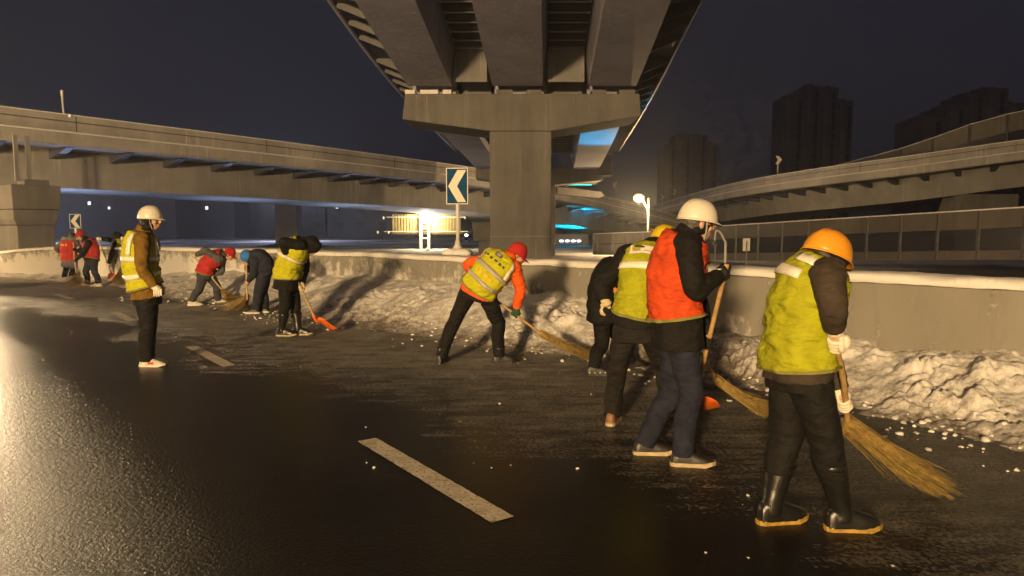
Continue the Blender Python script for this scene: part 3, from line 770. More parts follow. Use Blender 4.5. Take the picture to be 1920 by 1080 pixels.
# low blocks seen under the flyover, a few windows lit
def at(u, v, Y):
    f = 1340.; a = math.atan(116 / f); x = (u - 960) / f; z = (540 - v) / f
    dy = math.cos(a) + z * math.sin(a); dz = -math.sin(a) + z * math.cos(a); t = Y / dy
    return V((x * t, Y, 1.6 + dz * t))
def far_block(x0, x1, y, h, pale, lights, label):
    root = empty('far_building', ((x0 + x1) / 2, y, -.3)); tag(root, label, 'building', 'low buildings under the flyover')
    w = x1 - x0
    MB().box((0, 5, h / 2), (w, 10, h)).build('wall', M['far_block_pale' if pale else 'far_block'], root)
    MB().box((0, 4.9, h + .2), (w + .5, 10.6, .4)).build('roof', M['far_block'], root)
    nx = max(3, int(w / 3.2)); nz = int(h / 3)
    wi = None
    for i in range(nx):
        for k in range(nz):
            p = V((-w / 2 + (i + .5) * w / nx, -.02, 1.9 + 3 * k))
            if wi is None: wi = MB().box((0, 0, 0), (1.3, .06, 1.3)).build('window', M['far_window'], root); wi.location = p
            else: share(wi, 'window', p, root)
    for (x, z, s) in lights:
        MB().box((x - (x0 + x1) / 2, -.09, z + .3), (s, .06, s * 1.2)).build('lit_window', M['window_glow'], root)
    return root
lits = {0: [(168, 381), (205, 390), (100, 362)], 1: [(362, 372), (355, 385), (388, 390), (360, 446)], 2: [(426, 396), (465, 400)], 3: [(632, 388), (614, 371)], 4: []}
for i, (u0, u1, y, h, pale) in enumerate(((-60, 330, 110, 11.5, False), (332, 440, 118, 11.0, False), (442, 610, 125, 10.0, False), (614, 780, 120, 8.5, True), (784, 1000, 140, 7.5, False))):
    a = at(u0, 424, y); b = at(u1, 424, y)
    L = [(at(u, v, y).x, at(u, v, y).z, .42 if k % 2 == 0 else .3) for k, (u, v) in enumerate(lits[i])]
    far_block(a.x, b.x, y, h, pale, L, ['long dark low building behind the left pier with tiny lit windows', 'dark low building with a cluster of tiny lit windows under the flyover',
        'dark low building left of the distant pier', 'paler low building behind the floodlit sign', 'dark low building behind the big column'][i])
# ================================================================== SIGNS, LAMPS AND STREET FURNITURE
def chevron_sign(loc, yaw, w, h, post, label, base=True, group='chevron signs on the barrier wall', flip=1):
    r = empty('chevron_sign', loc, yaw); tag(r, label, 'road sign', group)
    if base:
        MB().loft([[(a * x, b * y, z) for x, y in ((-1, -.8), (-.8, -1), (.8, -1), (1, -.8), (1, .8), (.8, 1), (-.8, 1), (-1, .8))] for a, b, z in ((.27, .19, 0), (.27, .19, .06), (.22, .16, .11), (.1, .09, .13))]).build('base', M['snow_ledge'], r, True)
        MB().loft([[(a * math.cos(t) , a * math.sin(t), z) for t in np.linspace(0, 2 * math.pi, 12, endpoint=False)] for a, z in ((.10, .13), (.055, .2), (.04, .3))]).build('collar', M['white_paint'], r, True)
    MB().tube([(0, .03, .0), (0, .03, post + h * .9)], .036, 12).build('post', M['white_paint'], r, True)
    z0 = post; bl = MB().box((0, 0, z0 + h / 2), (w, .018, h)).build('board', M['sign_blue'], r, bevel=.004)
    fr = MB(); e = .016
    for c, s in (((0, -.012, z0 + e / 2), (w, .006, e)), ((0, -.012, z0 + h - e / 2), (w, .006, e)), ((-w / 2 + e / 2, -.012, z0 + h / 2), (e, .006, h - 2 * e - .002)), ((w / 2 - e / 2, -.012, z0 + h / 2), (e, .006, h - 2 * e - .002))): fr.box(c, s)
    fr.build('border', M['sign_white'], bl)
    x = lambda k: flip * (k - .5) * w
    P = [(.52, .94), (.92, .94), (.50, .50), (.90, .06), (.52, .06), (.09, .50)]
    MB().loft([[(x(a), -.013, z0 + b * h) for a, b in P], [(x(a), -.0095, z0 + b * h) for a, b in P]][::-1]).build('chevron', M['sign_white'], bl)
    return r
chevron_sign((-1.03, 13.55, 1.05), R(-8), .42, .68, .96, 'blue sign with large white chevron on a post atop the wall by the column')
chevron_sign((-13.75, 22.6, .97), R(25), .31, .45, .56, 'small blue chevron sign atop the wall behind the two workers in red vests')
def white_chev(loc, s, label, flip=-1):
    r = empty('chevron_marker', loc); tag(r, label, 'road sign', 'small chevron markers along the far ramps')
    MB().tube([(0, 0, 0), (0, 0, 1.0 * s)], .035 * s, 8).build('post', M['white_paint'], r)
    P = [(-.2, .55), (.02, .55), (.25, .3), (.02, 0), (-.2, 0), (.03, .3)]
    MB().loft([[(flip * -a * s, -.03, (b + .62) * s) for a, b in P], [(flip * -a * s, .0, (b + .62) * s) for a, b in P]]).build('chevron', M['sign_white'], r)
white_chev((22.3, 60.6, 6.0), 1.25, 'white chevron marker on the skyline of the curved ramp')
white_chev((16.9, 81, 3.9), 1.05, 'left one of two white chevron markers at the far end of the ramp')
white_chev((17.6, 78, 4.35), 1.1, 'right one of two white chevron markers at the far end of the ramp')
white_chev((9.8, 68.2, 4.4), 1.15, 'white chevron marker between the second pier and the street lamp', 1)
r = empty('snow_pole', (-18.5, 30.0, 6.05)); tag(r, 'thin pale marker pole standing on the flyover parapet', 'pole')
MB().box((0, 0, .08), (.7, .2, .14)).build('foot', M['snow_ledge'], r, bevel=.03); MB().tube([(0, 0, .1), (-.02, 0, .6), (-.03, 0, 1.12)], [.04, .04, .055], 8).build('pole', M['white_paint'], r)
r = empty('back_of_sign', (7.87, 24, .12)); tag(r, 'small white sign on a thin post in front of the noise barrier', 'road sign')
MB().box((0, .03, .86), (.24, .012, .42)).build('board', M['white_paint'], r); MB().box((0, 0, .5), (.045, .03, .95)).build('post', M['rail'], r); MB().box((0, 0, .06), (.22, .2, .05)).build('foot', M['snow_ledge'], r)
r = empty('bent_pole', (8.95, 30, -.3)); tag(r, 'short bent white pole with hanging fixture behind the wall', 'pole')
MB().tube([(0, 0, 0), (0, 0, 1.15), (-.05, 0, 1.3), (-.22, 0, 1.62), (-.38, 0, 1.72), (-.44, 0, 1.6), (-.46, 0, 1.25)], [.055, .055, .05, .04, .035, .03, .03], 8, 3).build('pole', M['white_paint'], r, True)
MB().tube([(-.46, 0, 1.3), (-.46, 0, 1.2), (-.46, 0, 1.1)], [.04, .10, .06], 10).build('fixture', M['rail'], r)

def street_lamp(loc, h, arm, label, energy, rz=0, glow='lamp_glow', size=.2, col=SODIUM, spot=False, group=None, rad=.07):
    r = empty('street_lamp', loc, rz); tag(r, label, 'street lamp', group)
    MB().tube([(0, 0, 0), (0, 0, h * .55), (0, 0, h)], [rad * 1.25, rad, rad * .8], 12).build('post', M['white_paint'], r, True)
    MB().tube([(0, 0, h * .72), (-arm * .3, 0, h * .86), (-arm * .75, 0, h * .99), (-arm, 0, h + .05)], [rad * .5] * 4, 8, 4).build('arm', M['white_paint'], r, True)
    hd = MB().loft([[(-arm + a * math.cos(t) - .1, b * math.sin(t), h + z) for t in np.linspace(0, 2 * math.pi, 14, endpoint=False)] for a, b, z in ((.36, .16, .08), (.38, .18, .14), (.30, .14, .22), (.1, .06, .25))]).build('lamp_head', M['rail'], r, True)
    MB().ball((-arm - .12, 0, h + .03), (.36, .26, .25)).build('lens', M[glow], hd, True)
    l = lamp('lamp_light', 'POINT', (-arm - .12, -.0, h - .32), energy, col, size, parent=hd)
    return r
street_lamp((9.12, 48, -.3), 3.75, .55, 'lit street lamp with curved arm behind the wall beside the helmeted workers', 4200, group='street lamps')

# assumed car, unseen beyond the left edge; its headlights make the wet-road glare
r = empty('assumed_car', (-13.25, 16.4, 0), math.atan2(16.4, -13.25) - R(90)); tag(r, 'assumed car, unseen beyond the left edge, its headlights making the road glare', 'car')
MB().loft([[(-.85, y, .3), (.85, y, .3), (.88, y, .62), (.80, y, h), (-.80, y, h), (-.88, y, .62)] for y, h in ((-.1, .72), (.1, .82), (1.0, .92), (1.15, .95), (3.3, .98), (4.3, .9))][::-1]).build('body', M['helmet_orange'], r, bevel=.04)
MB().loft([[(-w_, y, .9), (w_, y, .9), (w_ - .14, y + .0, h), (-w_ + .14, y + .0, h)] for y, h, w_ in ((1.1, .96, .78), (1.7, 1.36, .78), (2.9, 1.38, .78), (3.7, .98, .76))][::-1]).build('cabin', M['glass_dark'], r, bevel=.03)
MB().box((0, -.14, .42), (1.6, .10, .18)).build('bumper', M['steel_dark'], r, bevel=.03)
for x in (-.8, .8):
    for y in (.7, 3.4): MB().tube([(x - .1, y, .31), (x + .1, y, .31)], .31, 20).build('wheel', M['rubber'], r)
for x in (-.62, .62):
    h_ = MB().ball((x, -.10, .66), (.16, .05, .12), n=14, m=8).build('headlight', M['white_glow'], r, True)
    l = lamp('assumed_headlight_beam', 'SPOT', (x, -.24, .66), 900, (1, .72, .40), .09, None, 76, 1.0, h_); l.rotation_euler = (R(68), 0, R(180))
street_lamp((-24.6, 20.2, -.1), 3.3, -.6, 'added low lamp post beyond the left edge, lighting the snowy road', 5200, size=.2, group='street lamps', rad=.07)  # unseen lamp added to brighten the far-left snow

# assumed tripod work light, unseen behind the camera: it throws the workers' shadows on the wall
r = empty('assumed_work_light', (KEY_LOC[0], KEY_LOC[1], 0)); tag(r, 'assumed tripod work light, unseen behind the camera, giving the main light', 'work light')
for k in range(3):
    a = k * 2.094 + .4; MB().tube([(0, 0, 1.3), (.7 * math.cos(a), .7 * math.sin(a), .0)], .02, 8).build('leg', M['rail'], r)
MB().tube([(0, 0, .9), (0, 0, KEY_LOC[2] - .3)], .03, 10).build('mast', M['rail'], r)
hd = MB().box((0, -.05, KEY_LOC[2]), (.6, .12, .36)).build('lamp_head', M['steel_dark'], r, bevel=.02)
MB().box((0, .02, KEY_LOC[2]), (.52, .02, .28)).build('lens', M['flood_glow'], hd)
kd = V((.5, 12, .6)) - V(KEY_LOC)
lk = lamp('assumed_work_beam', 'SPOT', (0, .14, KEY_LOC[2]), 116000, (1, .665, .315), 1.3, None, 105, .45, hd)
lk.rotation_euler = kd.to_track_quat('-Z', 'Y').to_euler()

# floodlit gantry sign, seen from behind
r = empty('gantry_sign', (-7.25, 60, -.3)); tag(r, 'floodlit gantry sign seen from behind on its pole beyond the wall', 'gantry sign')
pn = MB().box((.08, .1, 2.05), (5.75, .06, 1.65)).build('panel', M['billboard'], r)
for k in range(24): MB().box((-2.7 + k * .242, .04, 2.05), (.05, .05, 1.6)).build('rib', M['billboard'], pn)
for z in (1.45, 2.65): MB().box((.08, -.02, z), (6.6 if z > 2 else 7.0, .06, .07)).build('rail', M['white_paint'], r)
for x in (-.35, .3): MB().box((x, -.15, 1.0), (.22, .22, 3.6)).build('mast', M['white_paint'], r)
for z in (.9, 1.75, 2.2): MB().box((0, -.15, z), (.44, .18, .12)).build('cross_plate', M['white_paint'], r)
for x, z in ((-3.5, 2.6), (3.35, 2.6), (-4.0, 1.38), (-3.1, 1.38)):
    MB().ball((x, -.05, z), (.09, .09, .13), n=8, m=5).build('spot_lamp', M['white_paint'], r)
for x in (-.1, .4): MB().box((x, -.35, 2.90), (.44, .16, .16)).build('floodlight', M['flood_glow'], r)
lamp('flood_beam', 'POINT', (0.15, -.75, 2.75), 2400, (1, .78, .42), .3, parent=r)
# approaching car, only its headlights show
r = empty('distant_car', (-5.4, 95, -.3)); tag(r, 'approaching car in the distance, only its bright headlights showing', 'car')
MB().loft([[(-.9, y, .35), (.9, y, .35), (.9, y, .9), (.7, y, h), (-.7, y, h), (-.9, y, .9)] for y, h in ((0, .95), (.9, 1.0), (1.5, 1.45), (3.4, 1.45), (4.2, 1.0))][::-1]).build('body', M['steel_dark'], r)
for x in (-.65, .65): MB().ball((x, -.03, .72), (.22, .06, .14), n=10, m=6).build('headlight', M['white_glow'], r)
for x in (-.8, .8):
    for y in (.7, 3.4): MB().tube([(x - .1, y, .32), (x + .1, y, .32)], .32, 14).build('wheel', M['rubber'], r)
r = empty('distant_van', (5.2, 62, -.3)); tag(r, 'row of small lamps on a parked van below the flyover by the column', 'van')
MB().box((0, 1.2, .75), (2.9, 2.2, 1.0)).build('body', M['steel_dark'], r, bevel=.08)
for k in range(4): MB().box((-.9 + k * .5, .05, .62), (.30, .05, .12)).build('lamp', M['white_glow'], r)
# city lights through the noise barrier gaps
for k, (u, v) in enumerate(((1678, 465), (1735, 461), (1742, 463), (1708, 467), (1722, 458))):
    p = at(u, v, 22 + 0 * k); q = at(u, v, 24.2)
# assumed lamps under the bridges, added for the blue and cyan undersides
def assumed_uplight(loc, aim, e, col, label, ang=90, glow='white_glow'):
    r = empty('uplight', loc); tag(r, label, 'lamp', 'assumed uplights below the bridges')
    MB().box((0, 0, -.08), (.3, .2, .14)).build('housing', M['steel_dark'], r, bevel=.02)
    MB().box((0, 0, .0), (.24, .15, .02)).build('lens', M[glow], r)
    l = lamp('assumed_up_beam', 'SPOT', (0, 0, .05), e, col, .1, None, ang, .8, r); l.rotation_euler = (V(aim) - V(loc)).to_track_quat('-Z', 'Y').to_euler()
COOL = (.45, .60, 1.0); CYAN = (.0, .62, 1.0)
for x_, y_, hh_, lb_ in ((-53, 79, 5.6, 'added cool lamp hidden behind the left part of the flyover to light the haze'), (-27.2, 90, 5.6, 'added cool lamp hidden behind the middle of the flyover to light the haze')):
    street_lamp((x_, y_, -.3), hh_, .8, lb_, 4600, glow='white_glow', col=(.72, .76, 1.0), group='street lamps')  # unseen lamps added to make the cool glow under the flyover
for x_, y_, lb_ in ((-20.9, 34.6, 'assumed cool white uplight just right of the left pier'), (-16.0, 41.6, 'assumed cool white uplight under the flyover, second from the left pier'), (-11.0, 48.1, 'assumed cool white uplight under the flyover, third from the left pier'), (-6.4, 54.3, 'assumed cool white uplight under the flyover left of the gantry sign')):
    assumed_uplight((x_, y_, -.1), (x_ + .3, y_ - .2, 3.2), 620, COOL, lb_, 160)
assumed_uplight((-21.0, 34, .2), (-22, 31, 3.2), 500, COOL, 'assumed cool white uplight behind the left pier', 150)
assumed_uplight((6.2, 67.5, .0), (5.5, 68.0, 2.6), 4500, CYAN, 'assumed cyan uplight under the flyover right of the column', 120, 'cyan_glow')
assumed_uplight((4.9, 35.5, .0), (4.15, 33.5, 6.0), 2300, CYAN, 'assumed cyan uplight below the right box girder of the overpass', 46, 'cyan_glow')

# ================================================================== PEOPLE
def nz(p, k=1.0, o=0.0): return mnoise.noise(V(p) * k + V((o, o * 1.7, -o)))
TW = [(-.6, .190, .150), (-.3, .190, .145), (0, .180, .135), (.3, .168, .128), (.55, .178, .135), (.75, .182, .135), (.86, .170, .122), (.94, .130, .100), (1.0, .078, .078)]
def twid(t):
    for (a, w, d), (b, w2, d2) in zip(TW, TW[1:]):
        if t <= b:
            k = max(0, (t - a) / (b - a)); return w + (w2 - w) * k, d + (d2 - d) * k
    return TW[-1][1:]
class Torso:
    def __init__(s, J, seed, slim=1.0, hunch=.05):
        s.P = (J['hipL'] + J['hipR']) / 2; s.Mm = (J['shL'] + J['shR']) / 2; s.seed = seed; s.slim = slim
        up = (s.Mm - s.P).normalized(); s.rh = (J['hipR'] - J['hipL']).normalized(); s.rs = (J['shR'] - J['shL']).normalized()
        s.N = s.Mm + up * .075 + (J['head'] - s.Mm).normalized() * .02
        r = (s.rh + s.rs).normalized(); s.fw = up.cross(r).normalized()
        s.Cc = (s.P + s.N) / 2 - s.fw * hunch * 2
        kn = (J['knL'] + J['knR']) / 2; s.dn = ((kn - s.P).normalized() - up * .6).normalized(); s.L = (s.N - s.P).length
        s.fl = (J['shR'] - J['shL']).length / .36
    def frame(s, t):
        if t < 0: c = s.P + s.dn * (-t) * s.L; tg = (-s.dn).lerp((s.Cc - s.P).normalized(), max(0, 1 + t / .2)).normalized()
        else:
            c = s.P * (1 - t) ** 2 + s.Cc * 2 * t * (1 - t) + s.N * t * t
            tg = ((s.Cc - s.P) * (1 - t) + (s.N - s.Cc) * t).normalized()
        k = min(1, max(0, t)); r = s.rh.lerp(s.rs, k); r = (r - tg * r.dot(tg)).normalized(); f = tg.cross(r).normalized()
        return c, r, f, tg
    def pt(s, th, t, off=0., fold=.011):
        c, r, f, tg = s.frame(t); w, d = twid(t); w = w * s.slim + off; d = d * s.slim + off
        ca, sa = math.cos(th), math.sin(th); e = .84
        p = c + r * (w * math.copysign(abs(ca) ** e, ca)) + f * (d * math.copysign(abs(sa) ** e, sa))
        nrm = (r * ca / w + f * sa / d).normalized()
        if fold:
            q = V((math.cos(th) * .9, math.sin(th) * .9, t * 3.2 + .35 * math.sin(th * 2 + s.seed)))
            h = nz(q, 1.6, s.seed) + .6 * nz(V((q.x, q.y, q.z * 2.4)), 2.6, s.seed + 4) + .35 * math.sin(t * 26 + 4 * nz(q, 1.3, s.seed + 9)) * math.exp(-((t - .25) / .22) ** 2)
            h -= .9 * max(0, .22 - abs(nz(V((q.x * 1.1, q.y * 1.1, q.z * .9 + q.x)), 1.9, s.seed + 21))) * 3
            p += nrm * h * fold
        return p
def torso_loft(mb, T, t0, t1, off, n=36, fold=.011, steps=26):
    return mb.loft([[T.pt(2 * math.pi * j / n, t0 + (t1 - t0) * i / steps, off, fold) for j in range(n)] for i in range(steps + 1)])
def patch(T, th0, th1, t0, t1, off, nu=None, nt=None):
    nu = nu or max(2, int(abs(th1 - th0) / .17)); nt = nt or max(2, int((t1 - t0) / .035))
    return [[T.pt(th0 + (th1 - th0) * j / nu, t0 + (t1 - t0) * i / nt, off, .017) for j in range(nu + 1)] for i in range(nt + 1)]

def limb_wob(seed, amp=.07, folds=.05, where=(.5,), freq=60):
    def f(p, u, a):
        k = amp * nz(p, 11, seed) + amp * .6 * nz(p, 24, seed + 3)
        for w in where: k += folds * math.sin(u * freq + 3.5 * math.sin(a + seed + 5 * w) + 6 * nz(p, 8, seed + w)) * math.exp(-((u - w) / .11) ** 2) * (.4 + .9 * abs(math.cos(a * .5 + seed)))
        return 1 + k
    return f

def hand_shape(mb, c, axis, wdir, r, side, far=False, open_=False, scale=1.0):
    """palm, four fingers and a thumb closed round a bar of radius r running along axis"""
    a = V(axis).normalized(); p = V(wdir); p = (p - a * p.dot(a)); p = p.normalized() if p.length > .05 else basis(a)[0]
    q = a.cross(p) * side; s = scale
    mb.ball(c + p * (r + .016) + q * .004, (.044 * s, .019 * s, .040 * s), (a, p, q), 12, 8)
    mb.ball(c + p * (r + .030) - q * .012, (.036 * s, .024 * s, .034 * s), (a, p, q), 12, 8)
    ends = (250, 268, 262, 235) if not open_ else (150, 165, 160, 140)
    for i in range(4):
        o = a * ((i - 1.5) * .0215 * s); pts = []
        e = R(ends[i]); b0 = R(38)
        for k in range(6):
            ph = b0 + (e - b0) * k / 5; rr = r + .010 * s + (.010 if k == 0 else 0) + (.004 if open_ else 0) * k
            pts.append(c + o + (p * math.cos(ph) + q * math.sin(ph)) * rr)
        mb.tube(pts, [.0104 * s, .0102 * s, .0098 * s, .0096 * s, .0092 * s, .008 * s], 8, 2)
    pts = []
    for k in range(4):
        ph = R(-35 - (95 if not open_ else 40) * k / 3); pts.append(c + a * (.036 - .004 * k) * s * 1.0 + (p * math.cos(ph) + q * math.sin(ph)) * (r + .013 * s + (.016 if k == 0 else 0)))
    mb.tube(pts, [.017 * s, .0145 * s, .013 * s, .010 * s], 8, 2)

def build_person(key, label, cfg):
    D = PEOPLE[key]; J = {k: V(v) for k, v in D['J'].items()}; seed = ord(key) * 1.37
    root = empty('person', (D['loc'][0], D['loc'][1], 0)); tag(root, label, 'person', 'workers clearing snow')
    near = D['loc'][1] < 9; vx = .009 if near else .013
    T = Torso(J, seed, cfg.get('slim', 1.0), cfg.get('hunch', .05))
    # head frame
    yaw, pit = R(D['yaw']), R(D['pit']); hf = V((math.cos(yaw) * math.cos(pit), math.sin(yaw) * math.cos(pit), math.sin(pit)))
    hr = hf.cross(V((0, 0, 1))).normalized(); hu = hr.cross(hf).normalized(); hc = J['head']
    H = lambda x, y, z: hc + hf * x + hr * y + hu * z
    ax = (hf, hr, hu)
    # feet
    feet = {}
    for s in 'LR':
        q = J['ft' + s]; ya = R(q.z); fd = V((math.cos(ya), math.sin(ya), 0)); feet[s] = (V((q.x, q.y, 0)), fd, V((-fd.y, fd.x, 0)))
    ank = {s: feet[s][0] - feet[s][1] * .065 + V((0, 0, .115)) for s in 'LR'}
    wri = {s: J['ha' + s] - (J['ha' + s] - J['el' + s]).normalized() * .075 for s in 'LR'}
    # ---- body, one continuous skin
    b = MB(); b.loft([[T.pt(2 * math.pi * j / 20, t, -.03, 0) for j in range(20)] for t in np.linspace(-.12, .97, 16)])
    nb = T.N - (T.N - T.P).normalized() * .06
    b.tube([nb, T.N, hc - hu * .07 - hf * .015, hc - hf * .01], [.068, .058, .055, .055], 14, 3)
    b.ball(H(-.012, 0, .028), (.098, .077, .098), ax, 18, 12); b.ball(H(.024, 0, -.03), (.070, .060, .085), ax, 16, 10)
    b.ball(H(.035, 0, -.088), (.047, .043, .034), ax, 14, 8); b.ball(H(.060, 0, .035), (.034, .056, .020), ax, 14, 8)
    b.tube([H(.084, 0, .022), H(.100, 0, -.004), H(.110, 0, -.026), H(.092, 0, -.034)], [.010, .012, .016, .012], 8, 2)
    b.ball(H(.088, 0, -.060), (.014, .026, .011), ax, 10, 6); b.ball(H(.084, 0, -.074), (.014, .022, .009), ax, 10, 6)
    for s in (-1, 1):
        b.ball(H(.062, s * .045, -.028), (.026, .022, .022), ax, 10, 6); b.ball(H(-.008, s * .080, -.012), (.020, .011, .033), ax, 10, 7)
    for s in 'LR':
        sd = 1 if s == 'R' else -1
        b.tube([J['sh' + s].lerp(T.Mm, .4), J['sh' + s], J['el' + s], wri[s], J['ha' + s] - (J['ha' + s] - wri[s]) * .3], [.06, .058, .043, .030, .032], 12, 5)
        b.tube([J['hip' + s] + (T.P - J['hip' + s]) * .1, J['hip' + s].lerp(J['kn' + s], .25), J['kn' + s], J['kn' + s].lerp(ank[s], .35), ank[s], ank[s] - V((0, 0, .06))], [.085, .083, .058, .052, .029, .026], 12, 5)
        b.tube([ank[s] - V((0, 0, .03)), feet[s][0] + feet[s][1] * .03 + V((0, 0, .040)), feet[s][0] + feet[s][1] * .09 + V((0, 0, .034))], [.030, .022, .015], 10, 3)
    b.remeshed('body', M['skin'], root, .0085 if near else .012, 2)
    for s in (-1, 1): MB().ball(H(.079, s * .031, .003), .0115, n=10, m=6).build('eye', M['eye'], root, True)
    # ---- trousers
    k = MB(); bag = cfg.get('bag', 1.0)
    k.loft([[T.pt(2 * math.pi * j / 24, t, .012, .006) for j in range(24)] for t in np.linspace(-.24, .16, 8)])
    boots = cfg['shoe'] == 'boots'
    for s in 'LR':
        end = ank[s] + V((0, 0, -.05)) if not boots else J['kn' + s].lerp(ank[s], .55)
        lo = J['kn' + s].lerp(ank[s], .45) if not boots else J['kn' + s].lerp(ank[s], .3)
        sag = feet[s][1] * -.012
        k.tube([J['hip' + s] + (T.P - J['hip' + s]) * .15 + V((0, 0, .03)), J['hip' + s].lerp(J['kn' + s], .3), J['hip' + s].lerp(J['kn' + s], .7), J['kn' + s], lo + sag, end],
               [.108 * bag, .105 * bag, .090 * bag, .080 * bag, .078 * bag, .070 * bag], 20, 9, limb_wob(seed + ord(s), .10, .035, (.0, .60, .97) if not boots else (.0, .75), 52))
    k.remeshed('trousers', M[cfg['pants']], root, vx, 2)
    # ---- shoes
    for s in 'LR':
        c, fd, sd = feet[s]; W = lambda x, y, z: c + fd * x + sd * y + V((0, 0, z))
        pr_ = [(-.142, .018, .060), (-.135, .032, .085), (-.11, .039, .112), (-.06, .041, .118), (-.01, .043, .100), (.04, .048, .082), (.09, .048, .066), (.125, .036, .052), (.143, .016, .038)]
        if cfg['shoe'] in ('boots', 'ankle'): pr_ = [(x, w * 1.08, h * 1.1 + .008) for x, w, h in pr_]
        u = MB(); rings = []
        for x, w, h in pr_:
            rings.append([W(x, w * math.copysign(abs(math.cos(t)) ** .7, math.cos(t)), .018 + (h - .018) * max(0, math.sin(t)) ** .8) for t in np.linspace(0, math.pi, 12)] + [W(x, -w * .9, .016), W(x, w * .9, .016)])
        u.loft(rings)
        if cfg['shoe'] in ('boots', 'ankle'):
            hi = J['kn' + s].lerp(ank[s], .34) if boots else ank[s] + V((0, 0, .07))
            u.tube([W(-.06, 0, .06), ank[s], ank[s].lerp(hi, .3), ank[s].lerp(hi, .75), hi], [.052, .054, .058, .074, .078] if boots else [.05, .052, .054, .056, .056], 18, 4, limb_wob(seed + 2, .03, .035, (.3,), 60))
        sh = u.remeshed('boot' if cfg['shoe'] in ('boots', 'ankle') else 'shoe', M[cfg['shoem']], root, .0065 if near else .009, 2)
        so = MB(); out = [(-.15, .0), (-.146, .024), (-.12, .040), (-.05, .042), (.02, .047), (.08, .053), (.125, .042), (.152, .016), (.156, 0)]
        ring_ = out + [(x, -w) for x, w in reversed(out[1:-1])]
        so.loft([[W(x, y, z + (.012 if x > .12 else 0)) for x, y in ring_] for z in (.0, .012, .026)]).build('sole', M[cfg['sole']], sh)
        if boots:
            MB().loft([[hi + (W(0, 0, 0) - c) + fd * (rr * math.cos(t)) + sd * (rr * math.sin(t)) + V((0, 0, z)) for t in np.linspace(0, 2 * math.pi, 18, endpoint=False)] for rr, z in ((.080, -.025), (.084, -.015), (.084, .0), (.078, .008))]).build('boot_rim', M['rubber'], sh, True)
        if cfg.get('trim'):
            for y in (-1, 1):
                MB().loft([[W(x, y * (.0500 if z < .06 else .0455), z) for z in (.028, .058)] + [W(x, y * .040, .058), W(x, y * .040, .028)] for x in (-.03, .0, .035)]).build('side_flash', M[cfg['trim']], sh)
        if key == 'd' and s == 'R':
            for i in range(4): MB().ball(W(-.11 + i * .055, -.058, .035), .0075, n=8, m=5).build('reflector_dot', M['reflect'], sh)
    # ---- jacket
    k = MB(); joff = cfg.get('joff', .028); hem = cfg.get('hem', -.18)
    torso_loft(k, T, hem, .985, joff, fold=.012)
    k.tube([T.N - (T.N - T.P).normalized() * .07, T.N + (hc - T.N) * .05, T.N + (hc - T.N) * .42 - hf * .01], [.115, .092, .080], 20, 3)
    for s in 'LR':
        d = (J['sh' + s] - T.Mm)
        k.tube([T.Mm + d * .45, T.Mm + d * .95, J['sh' + s].lerp(J['el' + s], .35), J['el' + s], J['el' + s].lerp(wri[s], .5), wri[s]],
               [.088, .094, .080, .068, .060, .050], 20, 8, limb_wob(seed + ord(s) * .7, .07, cfg.get('fold', .06), (.3, .6, .95), cfg.get('ff', 55)))
    if cfg.get('hood') == 'up':
        k.ball(H(-.025, 0, .02), (.128, .112, .135), ax, 20, 14); k.tube([T.N - hf * .02, H(-.05, 0, -.04), H(-.02, 0, .03)], [.12, .125, .12], 18, 3)
        k.ball(H(.055, 0, .03), (.075, .092, .10), ax, 16, 10)
    elif cfg.get('hood') == 'down':
        e = T.N - T.fw * .07; k.ball(e, (.12, .07, .09), (T.rs, T.fw, (T.N - T.P).normalized()), 16, 10)
    jk = k.remeshed('jacket', M[cfg['jacket']], root, vx, 2)
    if cfg.get('hoodcol'):
        k = MB(); k.ball(H(-.03, 0, .02), (.125, .11, .13), ax, 20, 14); k.tube([T.N - (T.N - T.P) * .12, H(-.07, 0, -.04), H(-.03, 0, .03)], [.125, .125, .115], 18, 3)
        k.remeshed('hood', M[cfg['hoodcol']], root, vx, 2, .01, .08)
    if cfg.get('furhood'):
        k = MB(); k.tube([T.N + T.rs * .15 - T.fw * .03, T.N + T.rs * .1 - T.fw * .12 + V((0, 0, .02)), T.N - T.fw * .15 + V((0, 0, .02)), T.N - T.rs * .1 - T.fw * .12 + V((0, 0, .02)), T.N - T.rs * .15 - T.fw * .03], .07, 14, 5, limb_wob(2, .25, 0))
        k.remeshed('hood', M['fur'], root, vx, 1, .02, .03)
    if cfg.get('shirt'):
        MB().loft([[T.pt(2 * math.pi * j / 28, t, joff + .012, .012) for j in range(28)] for t in np.linspace(hem - .02, .06, 6)]).build('jacket_hem', M[cfg['shirt']], root, True)
    # ---- vest
    if cfg.get('vest'):
        voff = joff + .020; h0 = cfg.get('vhem', -.05); n = 56; rows = []
        for i in range(33):
            t = h0 + (.97 - h0) * i / 32
            rows.append([T.pt(2 * math.pi * j / n, t, voff + (.006 * (1 - i / 8) if i < 8 else 0), .017) for j in range(n)])
        v = MB().loft(rows, True, False, False).build('vest', M[cfg['vest']], root, True, solid=.006)
        MB().grid(patch(T, 0, 2 * math.pi, h0 - .002, h0 + .028, voff + .011, 48, 2)).build('hem_binding', M['seam'], v, True)
        if cfg['vest'] != 'vest_red': MB().grid(patch(T, R(86), R(94), h0, .93, voff + .010, 2, 30)).build('zip', M['seam'], v, True)
        for it in cfg.get('tape', ()):
            th0, th1, t0, t1, m_ = it
            MB().grid(patch(T, R(th0), R(th1), t0, t1, voff + .010)).build('reflective_tape', M[m_], v, True, solid=.003)
        for it in cfg.get('print', ()):
            th0, th1, t0, t1, m_, lift = it
            MB().grid(patch(T, R(th0), R(th1), t0, t1, voff + .012 + lift, 3, 2)).build('print', M[m_], v, True)
    # ---- gloves
    tool = cfg.get('tool')
